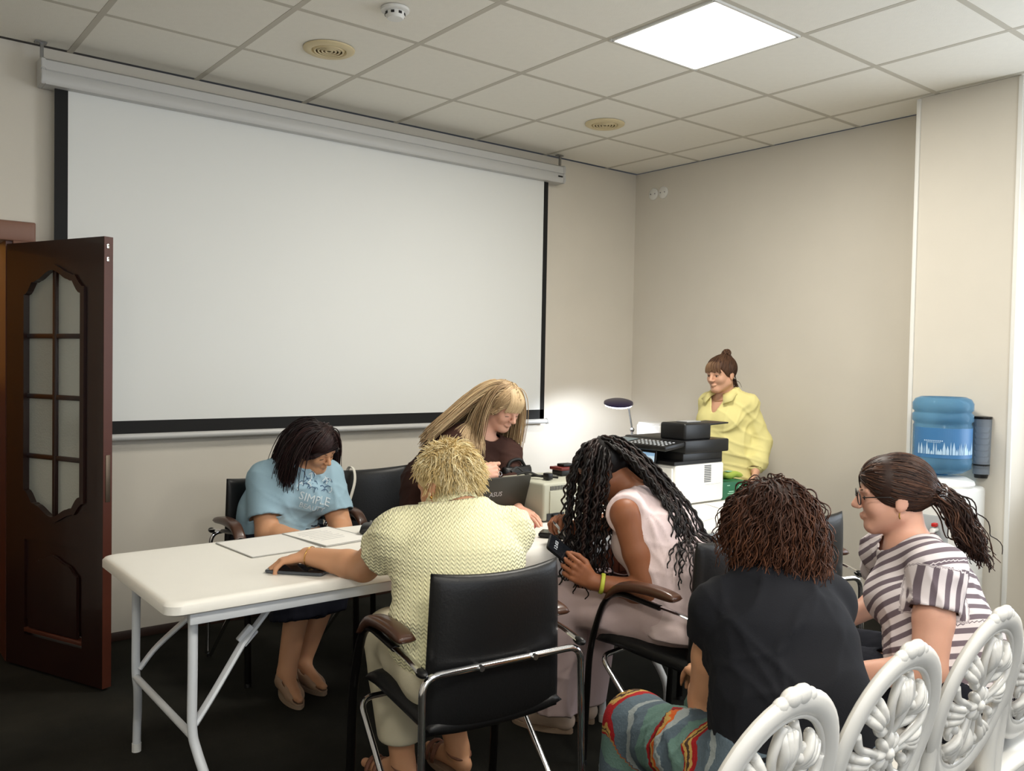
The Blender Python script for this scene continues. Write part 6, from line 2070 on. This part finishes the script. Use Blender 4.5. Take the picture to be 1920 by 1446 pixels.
    nn = nrm(A_((0.15, -0.75, 0.62)) - ax * (A_((0.15, -0.75, 0.62)) @ ax))
    xx = np.cross(ax, nn)
    ph.rotation_euler = Matrix((tuple(xx), tuple(ax), tuple(nn))).transposed().to_euler()
    text_mesh('clock_digits', '12:03', 0.020, Matrix.Translation((0, 0.045, 0.0108)), mat('digits', (200, 205, 210), 0.4, emit=(200, 205, 210), estr=0.4), ph, extrude=0.0)

# ---- curly-haired woman in black
def person_curly():
    base = (-2.92, -2.93, 0)
    J = dict(pel=(-2.885, -2.94, 0.575), wst=(-2.865, -2.905, 0.70), chs=(-2.825, -2.845, 0.83), nk=(-2.785, -2.80, 0.945), hd=(-2.757, -2.765, 1.045),
             hR=frame((0.25, 0.95, -0.15), (0, 0.1, 1)),
             shL=(-2.905, -2.742, 0.872), shR=(-2.668, -2.858, 0.88), elL=(-2.825, -2.645, 0.615), elR=(-2.58, -2.77, 0.65), wrL=(-2.665, -2.50, 0.60), wrR=(-2.54, -2.52, 0.62),
             hipL=(-2.97, -2.90, 0.55), hipR=(-2.80, -2.95, 0.55), knL=(-2.85, -2.44, 0.485), knR=(-2.62, -2.52, 0.485), anL=(-2.87, -2.44, 0.095), anR=(-2.60, -2.50, 0.095),
             ftL=(0.1, 1, 0), ftR=(0.3, 1, 0),
             handL=dict(d=(0.6, 0.7, -0.2), n=(-0.2, 0, -1), pose=RELAX, side=-1), handR=dict(d=(-0.4, 0.8, -0.1), n=(0, 0, -1), pose=RELAX, side=1))
    B = dict(pel=(0.172, 0.145), wst=(0.158, 0.135), chs=(0.152, 0.125), arm=(0.055, 0.052, 0.046, 0.043, 0.03), leg=(0.092, 0.078, 0.060, 0.056, 0.04), head=1.0, bust=0.075, belly=0.12)
    t, P, tips = make_person('person', 'curly-haired woman in a black T-shirt and embroidered jeans, seen from behind', base, J, B, SK_TAN)
    BK = fabric('black_jersey', (22, 23, 28), var=0.1)
    pr = grow_prims(torso_cloth(J, B), 0.014)
    sl, c1 = sleeve(J, 'L', B, 0.30, 0.014, 0.018, slant=(-0.3, -0.3, 0.2))
    sr, c2 = sleeve(J, 'R', B, 0.50, 0.010, 0.014)
    nk = A_(J['nk'])
    cut(pr, (0, 0, 0.50), (0, 0, -1))
    garment('tshirt', pr + sl + sr, BK, t, h=0.0075, caps=[c1, c2, ((-2.92, -2.93, 0.50), (0, 0, -1), 0.5)], amp=0.009, freq=28, seed=51,
            drop=lambda V: np.linalg.norm((V - (nk + A_((0.01, 0.02, 0.04)))) / A_((0.08, 0.08, 0.055)), axis=1) < 1)
    tr = grow_prims(P['torso'][:1] + P['thL'] + P['thR'], 0.016)
    for S in 'LR':
        kn, an = A_(J['kn' + S]), A_(J['an' + S])
        tr.append(cone(kn, an, 0.090, 0.105, k=0.03))
    cut(tr, (0, 0, 0.12), (0, 0, -1))
    cut(tr, (0, 0, 0.66), (0, 0, 1))
    def along(V):
        """running length down each leg, in metres from the hip"""
        out = np.zeros(len(V))
        best = np.full(len(V), 9.0)
        for S in 'LR':
            a, b, c = A_(J['hip' + S]), A_(J['kn' + S]), A_(J['an' + S])
            for p, q, o0 in ((a, b, 0.0), (b, c, np.linalg.norm(b - a))):
                d = q - p
                L = np.linalg.norm(d)
                tt = np.clip((V - p) @ d / L ** 2, 0, 1)
                dist = np.linalg.norm(V - p - tt[:, None] * d, axis=1)
                m = dist < best
                best[m] = dist[m]
                out[m] = (o0 + tt * L + (0.0 if S == 'L' else 0.07))[m]
        return out + 0.012 * np.sin(V @ A_((30, 20, 40)))
    den, red, gold, org, teal, pale = (86, 100, 110), (150, 30, 34), (176, 142, 78), (190, 88, 36), (96, 124, 116), (142, 150, 150)
    jm = ramp_mat('embroidered_denim', [(0.0, den), (0.10, pale), (0.16, den), (0.30, red), (0.345, gold), (0.37, (70, 52, 40)), (0.385, gold), (0.41, red), (0.425, teal), (0.55, den), (0.66, pale), (0.72, org), (0.745, gold), (0.77, (104, 34, 32)), (0.79, red), (0.82, teal), (1.0, den)],
                  periodic=0.36, rough=0.85, bump=0.9, bscale=150, noise=0.016, nscale=70, spec=0.2, interp='CONSTANT')
    garment('jeans', tr, jm, t, h=0.0075, caps=[((-2.8, -2.5, 0.12), (0, 0, -1), 0.6), ((-2.92, -2.93, 0.66), (0, 0, 1), 0.4)], amp=0.009, freq=42, seed=53, attr=along)
    for S in 'LR': shoe(t, J, S, M_pk, M_black)
    face_parts(J['hd'], J['hR'], 1.0, t, mat('brow_brown', (96, 66, 46), 0.7), LIP, 1)
    hc, R, s = A_(J['hd']), J['hR'], 1.0
    cap = solid(cap_prims(hc, R, s, 0.010, 0.060, -0.06), 0.006)
    parts = [(cap[0], cap[1], 0.1)]
    rs = np.random.RandomState(55)
    reg = lambda l, f, u: (u > -0.6) & ((f < 0.35) | (u > 0.4))
    roots, dd = scalp_roots(hc, R, s, 330, 56, reg)
    flow = nrm_rows(dd * 0.45 + np.stack([dd[:, 0] * 0.5, dd[:, 1] * 0.2 - 0.25, -0.35 + 0 * dd[:, 0]], 1)) @ R
    R0, D0, T0 = clumped(roots, flow, 6, 0.006, 0.16, 57)
    cols = [(hc + A_((0, -0.012, 0.026)) @ R, R, A_((0.084, 0.100, 0.089))), (A_(J['nk']), np.eye(3), A_((0.08, 0.07, 0.05)))]
    S_ = drape(R0, D0, 24, 0.0042 + 0.0021 * rs.rand(len(R0)), cols, grav=0.20, seed=58, jitter=0.10, keep=0.9)
    S_ = curl(S_, 0.0050, 0.055, 59, 0.8)
    rad = np.linspace(1, 0.4, 24)[None] * (0.0019 + 0.0008 * rs.rand(len(R0)))[:, None]
    V, F, sid = tubes(S_, rad, 3, 6)
    lv = np.tile(np.repeat(np.linspace(0, 0.45, 24), 3), len(R0))
    parts.append((V, F, np.clip(T0[sid] * 0.5 + lv, 0, 1)))
    hair_object(parts, hair_mat('hair_curly_brown', (26, 14, 9), (66, 38, 25), (120, 74, 48), 0.5), t)

# ---- woman in the striped top with a ponytail and glasses
def person_striped():
    base = (-2.13, -2.93, 0)
    J = dict(pel=(-2.13, -2.935, 0.575), wst=(-2.105, -2.89, 0.69), chs=(-2.065, -2.805, 0.81), nk=(-2.035, -2.74, 0.93), hd=(-2.055, -2.705, 1.065),
             hR=frame((-0.58, 0.80, -0.10), (-0.1, 0.1, 1)),
             shL=(-2.175, -2.895, 0.90), shR=(-1.935, -2.625, 0.865), elL=(-2.275, -2.925, 0.655), elR=(-1.69, -2.50, 0.66), wrL=(-2.36, -2.72, 0.60), wrR=(-1.84, -2.42, 0.575),
             hipL=(-2.20, -2.95, 0.555), hipR=(-2.04, -2.90, 0.555), knL=(-2.12, -2.53, 0.52), knR=(-1.93, -2.48, 0.52), anL=(-2.14, -2.50, 0.095), anR=(-1.93, -2.42, 0.095),
             ftL=(-0.1, 1, 0), ftR=(0.1, 1, 0),
             handL=dict(d=(-0.3, 0.9, -0.2), n=(0.3, 0, -1), pose=RELAX, side=-1), handR=dict(d=(-0.8, 0.5, -0.2), n=(0, 0, -1), pose=RELAX, side=1))
    B = dict(pel=(0.15, 0.135), wst=(0.118, 0.125), chs=(0.112, 0.122), arm=(0.054, 0.050, 0.044, 0.041, 0.028), leg=(0.092, 0.08, 0.06, 0.055, 0.038), head=0.99, bust=0.062, belly=0.10)
    t, P, tips = make_person('person', 'woman in a striped top with glasses and a ponytail, seated in profile', base, J, B, SK_ROSE, [((-2.18, -2.8, 0.95), (-1.98, -2.58, 1.15))])
    pr = grow_prims(torso_cloth(J, B), 0.014)
    sl, c1 = sleeve(J, 'L', B, 0.42, 0.012, 0.016)
    sr, c2 = sleeve(J, 'R', B, 0.40, 0.016, 0.024)
    nk = A_(J['nk'])
    cut(pr, (0, 0, 0.52), (0, 0, -1))
    def stripes(V):
        sp = [A_(J[k]) for k in ('pel', 'wst', 'chs', 'nk')]
        best = np.full(len(V), 9.0)
        out = np.zeros(len(V))
        o0 = 0.0
        for a, b in zip(sp, sp[1:]):
            d = b - a
            L = np.linalg.norm(d)
            q = (V - a) @ d / L ** 2
            tt = np.clip(q, 0, 1)
            ds = np.linalg.norm(V - a - tt[:, None] * d, axis=1)
            m = ds < best
            best[m] = ds[m]
            out[m] = (o0 + np.clip(q, -0.6, 1.5) * L)[m]
            o0 += L
        for S in 'LR':
            a, b = A_(J['sh' + S]), A_(J['el' + S])
            d = b - a
            L = np.linalg.norm(d)
            q = (V - a) @ d / L ** 2
            ds = np.linalg.norm(V - a - np.clip(q, 0.0, 1)[:, None] * d, axis=1)
            m = (ds < 0.084) & (q > 0.02) & (q < 0.47)
            side = nrm(np.cross(d, A_((0, 0, 1))))
            out[m] = (0.3 + (V - a) @ nrm(np.cross(d, side) * 0.0 + nrm(P['fwd'] - nrm(d) * (P['fwd'] @ nrm(d)))))[m]
        return out + 1.0
    ST = ramp_mat('striped_jersey', [(0.0, (222, 214, 216)), (0.50, (222, 214, 216)), (0.54, (112, 100, 108)), (0.96, (112, 100, 108)), (1.0, (222, 214, 216))], periodic=0.031, rough=0.85, bump=0.2, bscale=420, spec=0.2)
    garment('striped_top', pr + sl + sr, ST, t, h=0.006, caps=[c1, c2, ((-2.13, -2.93, 0.52), (0, 0, -1), 0.5)], amp=0.007, freq=34, seed=61, attr=stripes,
            drop=lambda V: np.linalg.norm((V - (nk + A_((-0.02, 0.01, 0.03)))) / A_((0.088, 0.088, 0.072)), axis=1) < 1)
    tr = grow_prims(P['torso'][:1] + P['thL'] + P['thR'] + P['snL'] + P['snR'], 0.014)
    cut(tr, (0, 0, 0.12), (0, 0, -1))
    cut(tr, (0, 0, 0.64), (0, 0, 1))
    garment('trousers', tr, fabric('navy_trouser', (24, 26, 36)), t, h=0.0095, caps=[((-2, -2.5, 0.12), (0, 0, -1), 0.6), ((-2.1, -2.9, 0.64), (0, 0, 1), 0.4)], amp=0.006, freq=40, seed=63)
    for S in 'LR': shoe(t, J, S, M_pk, M_black)
    hc, R, s = A_(J['hd']), J['hR'], B['head']
    face_parts(hc, R, s, t, mat('brow_brown', (96, 66, 46), 0.7), LIP, 1)
    W = lambda p: tuple(hc + (A_(p) * s) @ R - A_(base))
    gl = MB()
    for q in (-1, 1):
        gl.tube([W((q * 0.033 + 0.025 * math.cos(a), 0.103 - 0.25 * abs(0.033 + 0.025 * q * math.cos(a)) ** 1.5, 0.002 + 0.019 * math.sin(a))) for a in np.linspace(0, 6.283, 24)[:-1]], 0.0017, 6, closed=True)
        gl.tube([W((q * 0.058, 0.094, 0.008)), W((q * 0.074, 0.06, 0.010)), W((q * 0.080, 0.0, 0.008)), W((q * 0.079, -0.012, -0.004))], 0.0017, 6)
    gl.tube([W((-0.009, 0.104, 0.006)), W((0, 0.107, 0.008)), W((0.009, 0.104, 0.006))], 0.0016, 6)
    g = gl.build('glasses', M_pk, t, smooth=180)
    ML = mat('lens', (235, 238, 240), 0.05, alpha=0.12)
    for q in (-1, 1):
        me = MB().lathe([(0.0, 0.0006), (0.022, 0.0), (0.022, -0.0008), (0.0, -0.0002)], 20).mesh('lens', 180)
        me.transform(Matrix.Translation(W((q * 0.034, 0.1005, 0.002))) @ Matrix((tuple(R[0]), tuple(R[2]), tuple(R[1]))).transposed().to_4x4())
        link('lens', me, ML, g)
    for q in (-1, 1): MB().tube([W((q * 0.083, 0.0, -0.036)), W((q * 0.084, 0.002, -0.046)), W((q * 0.083, 0.0, -0.054))], 0.0022, 8).build('earring', MATS['gold'], t)
    cap = solid(cap_prims(hc, R, s, 0.011, 0.080, -0.035), 0.005)
    parts = [(cap[0], cap[1], 0.35)]
    rs = np.random.RandomState(65)
    tie = hc + (A_((0.0, -0.118, 0.0)) * s) @ R
    parts.append(gathered(hc, R, s, (0.0, -0.115, 0.0), 1000, 66, hairline(0.078, -0.045), 0.013))
    n = 420
    d0 = nrm_rows(A_((0.0, -0.9, -0.25)) @ R + rs.randn(n, 3) * 0.30)
    S_ = drape(tie + rs.randn(n, 3) * 0.011, d0, 26, 0.0075 + 0.003 * rs.rand(n), [(A_(J['chs']) + A_((0.03, -0.02, 0)), np.eye(3), A_((0.19, 0.17, 0.155)))], grav=0.22, seed=67, jitter=0.06, keep=0.9, pull=lambda p, q: A_((0.10, -0.05, 0)))
    S_ = curl(S_, 0.006, 0.09, 68)
    V, F, sid = tubes(S_, np.linspace(1, 0.5, 26)[None] * np.full((n, 1), 0.0028), 4, 8)
    parts.append((V, F, rs.rand(n)[sid]))
    hair_object(parts, hair_mat('hair_brown_tail', (26, 16, 12), (52, 33, 26), (92, 62, 46), 0.38), t)
    sc = MB()
    dr = nrm(A_((0, -1, -0.2)) @ R)
    uu = nrm(np.cross(dr, (0, 0, 1)))
    vv = np.cross(uu, dr)
    for k in range(4):
        o = tie + dr * (0.002 + k * 0.006) - A_(base)
        sc.tube([tuple(o + uu * math.cos(a) * 0.021 + vv * math.sin(a) * 0.021) for a in np.linspace(0, 6.283, 18)[:-1]], 0.0042, 6, closed=True)
    sc.build('hair_tie', mat('tie_silver', (196, 196, 200), 0.4), t, smooth=180)

# ---- woman in the yellow blouse, standing by the right-hand wall
def person_blouse():
    base = (-0.10, -0.60, 0)
    J = dict(pel=(-0.09, -0.59, 0.83), wst=(-0.09, -0.59, 0.97), chs=(-0.10, -0.595, 1.12), nk=(-0.115, -0.60, 1.265), hd=(-0.175, -0.615, 1.385),
             hR=frame((-0.98, 0.02, -0.16), (-0.1, 0, 1)),
             shL=(-0.06, -0.735, 1.20), shR=(-0.085, -0.455, 1.20), elL=(0.01, -0.785, 0.97), elR=(-0.08, -0.41, 0.98), wrL=(-0.10, -0.83, 0.80), wrR=(-0.20, -0.46, 0.82),
             hipL=(-0.08, -0.675, 0.81), hipR=(-0.10, -0.505, 0.81), knL=(-0.06, -0.68, 0.45), knR=(-0.14, -0.50, 0.45), anL=(-0.04, -0.69, 0.095), anR=(-0.12, -0.49, 0.095),
             ftL=(-1, -0.4, 0), ftR=(-1, -0.2, 0),
             handL=dict(d=(-0.4, -0.2, -0.85), n=(-0.5, 0.6, 0.1), pose=RELAX, side=-1), handR=dict(d=(-0.6, -0.5, -0.4), n=(0, 0, -1), pose=RELAX, side=1))
    B = dict(pel=(0.16, 0.13), wst=(0.15, 0.125), chs=(0.148, 0.12), arm=(0.05, 0.046, 0.04, 0.038, 0.027), leg=(0.09, 0.08, 0.06, 0.054, 0.038), head=0.97, bust=0.062, belly=0.1)
    t, P, tips = make_person('person', 'woman in a yellow blouse standing against the right-hand wall', base, J, B, SK_LIGHT, [((-0.30, -0.75, 1.27), (-0.1, -0.5, 1.5))])
    YE = fabric('blouse_yellow', (230, 220, 152), var=0.04, bump=0.15)
    pr = grow_prims(torso_cloth(J, B), 0.018)
    pr += [loft(A_(J['wst']), A_((-0.09, -0.59, 0.72)), nrm(A_(J['shL']) - A_(J['shR'])), 0.185, 0.150, 0.212, 0.172, [(A_((0, 0, 0.735)), A_((0, 0, -1)))])]
    caps = [((-0.09, -0.59, 0.735), (0, 0, -1), 0.4)]
    for S in 'LR':
        sh, el, wr = A_(J['sh' + S]), A_(J['el' + S]), A_(J['wr' + S])
        d = nrm(wr - el)
        e = wr - d * 0.012
        pr += [cone(sh, el, 0.056, 0.064, k=0.02), cone(el, el * 0.3 + wr * 0.7, 0.064, 0.062, k=0.03), cone(el * 0.3 + wr * 0.7, wr - d * 0.035, 0.058, 0.038, k=0.02), cone(wr - d * 0.045, wr + d * 0.03, 0.040, 0.050, [(e, d)], k=0.01)]
        caps.append((e, d, 0.056))
    nk, f = A_(J['nk']), P['fwd']
    def neckline(V):
        q = V - nk
        fr, up = q @ f, q[:, 2]
        lat = np.abs(q @ nrm(A_(J['shL']) - A_(J['shR'])))
        ring = np.linalg.norm((q - A_((0, 0, 0.045)) - f * 0.01) / A_((0.072, 0.072, 0.05)), axis=1) < 1
        vee = (fr > 0.0) & (up > -0.115) & (lat < 0.008 + 0.40 * np.maximum(0, up + 0.115)) & (up < 0.06)
        return ring | vee
    garment('blouse', pr, YE, t, h=0.007, caps=caps, amp=0.010, freq=30, seed=71, dirs=[(0.3, 0.2, 0.1), (0.5, -1, 0.3), (1, 0.4, 0.2)], drop=neckline)
    # collar wings
    lat = nrm(A_(J['shL']) - A_(J['shR']))
    b = A_(base)
    for q in (-1, 1):
        g = MB()
        rows = []
        for i in range(7):
            a = math.radians(20 + 150 * i / 6)          # from the front round to the nape
            dirv = f * math.cos(a) + lat * q * math.sin(a)
            inner = nk + dirv * 0.066 + A_((0, 0, 0.042 - 0.035 * max(0, math.cos(a))))
            outer = nk + dirv * (0.108 + (0.022 if i < 2 else 0)) + A_((0, 0, 0.004 - (0.055 if i == 0 else 0.045 if i == 1 else 0.012) * max(0, math.cos(a)))) + lat * q * (0.02 if i < 2 else 0)
            rows.append((g.bm.verts.new(tuple(inner - b)), g.bm.verts.new(tuple(inner * 0.5 + outer * 0.5 + A_((0, 0, 0.012)) - b)), g.bm.verts.new(tuple(outer - b))))
        for r0, r1 in zip(rows, rows[1:]):
            for k in range(2): g.bm.faces.new((r0[k], r0[k + 1], r1[k + 1], r1[k]))
        o = g.build('collar', YE, t, smooth=180)
        md = o.modifiers.new('thickness', 'SOLIDIFY')
        md.thickness = 0.004
    tr = grow_prims(P['torso'][:1] + P['thL'] + P['thR'] + P['snL'] + P['snR'], 0.014)
    cut(tr, (0, 0, 0.11), (0, 0, -1))
    cut(tr, (0, 0, 0.82), (0, 0, 1))
    garment('trousers', tr, fabric('dark_trouser', (40, 38, 40)), t, h=0.011, caps=[((-0.1, -0.6, 0.11), (0, 0, -1), 0.4), ((-0.1, -0.6, 0.82), (0, 0, 1), 0.4)], amp=0.004, freq=40, seed=73)
    for S in 'LR': shoe(t, J, S, M_pk, M_black)
    hc, R, s = A_(J['hd']), J['hR'], B['head']
    face_parts(hc, R, s, t, mat('brow_brown', (96, 66, 46), 0.7), LIP, 1)
    cap = solid(cap_prims(hc, R, s, 0.008, 0.062, -0.03), 0.005)
    parts = [(cap[0], cap[1], 0.35)]
    rs = np.random.RandomState(75)
    tie = hc + (A_((0.0, -0.055, 0.112)) * s) @ R
    V, F, q = gathered(hc, R, s, (0.0, -0.055, 0.112), 800, 76, hairline(0.060, -0.045), 0.011)
    parts.append((V, F, q * 0.6))
    # loose bun
    n = 46
    a0 = rs.rand(n, 1) * 6.28
    aa = a0 + np.linspace(0, 4.2, 18)[None]
    rad_ = 0.020 + 0.010 * rs.rand(n, 1) * np.sin(np.linspace(0.2, 2.9, 18))[None]
    ax3 = [nrm_rows(rs.randn(n, 3)) for _ in range(2)]
    e1 = ax3[0]
    e2 = nrm_rows(np.cross(e1, ax3[1]))
    bc = tie + (A_((0, -0.008, 0.012)) * s) @ R
    Sb = bc + (e1[:, None] * np.cos(aa)[..., None] + e2[:, None] * np.sin(aa)[..., None]) * rad_[..., None]
    V, F, sid = tubes(Sb, np.full((n, 18), 0.0034), 4, 10)
    parts.append((V, F, rs.rand(n)[sid] * 0.7))
    # fringe, a lighter streak to one side
    n = 110
    l = np.linspace(-0.060, 0.060, n) + rs.randn(n) * 0.002
    st = np.stack([l * 0.6, 0.040 + 0 * l, 0.106 - 3.0 * l * l], 1)
    en = np.stack([l * 1.08, 0.100 - 6.5 * l * l, 0.036 + 0.005 * rs.randn(n) - 4 * l * l], 1)
    md = np.stack([l * 0.95, 0.104 - 5 * l * l, 0.088 - 3 * l * l], 1)
    q = np.linspace(0, 1, 9)[None, :, None]
    Pb = hc + (((1 - q) ** 2 * st[:, None] + 2 * q * (1 - q) * md[:, None] + q * q * en[:, None]) * s).reshape(-1, 3).dot(R).reshape(n, 9, 3)
    V, F, sid = tubes(Pb, np.linspace(1, 0.5, 9)[None] * np.full((n, 1), 0.0027), 4, 11)
    parts.append((V, F, np.clip(0.78 - 6 * l + 0.12 * rs.randn(n), 0.35, 0.95)[sid]))
    # short tail at the nape
    n = 60
    S_ = drape(hc + (A_((0.02, -0.075, -0.05)) * s) @ R + rs.randn(n, 3) * 0.012, nrm_rows(A_((0.1, -0.4, -0.7)) @ R + rs.randn(n, 3) * 0.2), 10, 0.008, [], grav=0.2, seed=77, jitter=0.1)
    V, F, sid = tubes(S_, np.linspace(1, 0.4, 10)[None] * np.full((n, 1), 0.0026), 4, 12)
    parts.append((V, F, rs.rand(n)[sid] * 0.5))
    hair_object(parts, hair_mat('hair_upswept', (48, 30, 22), (92, 64, 46), (150, 118, 88), 0.42), t)
    MB().tube([tuple(A_(nk) + A_((0.078 * math.cos(a), 0.078 * math.sin(a), -0.02 + 0.03 * math.cos(a + 0.3))) - b) for a in np.linspace(0, 6.283, 30)[:-1]], 0.0012, 5, closed=True).build('necklace', MATS['gold'], t, smooth=180)

person_blue()
person_blonde()
person_braids()
person_curly()
person_striped()
person_blouse()

# red handbag on the knit woman's lap, white bag strap over the empty chair
def build_bags():
    t = empty('handbag', (-2.99, -1.56, 0.60), label='red handbag on the lap of the yellow-knit woman', cat='bag')
    MR = mat('red_leather', (150, 26, 34), 0.4)
    pillow('bag_body', 12, 12, lambda u, v: ((u * 0.06, v * 0.05, 0.015 + 0.01 * (1 - u * u)), (0, 0, 1), 0.035), MR, t)
    MB().tube(smooth_path([(-0.03, 0.03, 0.03), (-0.07, 0.02, -0.02), (-0.075, 0.0, 0.04), (-0.04, -0.02, 0.085), (0.0, -0.02, 0.06)], 6), 0.007, 8).build('handle', MR, t, smooth=180)
    s = empty('bag_strap', (-2.37, 0.085, 0), label='white bag strap hanging over the back of the empty chair', cat='strap')
    MB().tube(smooth_path([(-0.02, 0.035, 0.55), (0.0, 0.035, 0.75), (0.01, 0.02, 0.858), (0.02, -0.02, 0.862), (0.01, -0.055, 0.80), (-0.03, -0.075, 0.70)], 6), 0.010, 8, flat=0.35).build('strap', mat('strap_white', (224, 220, 208), 0.6), s, smooth=180)
build_bags()
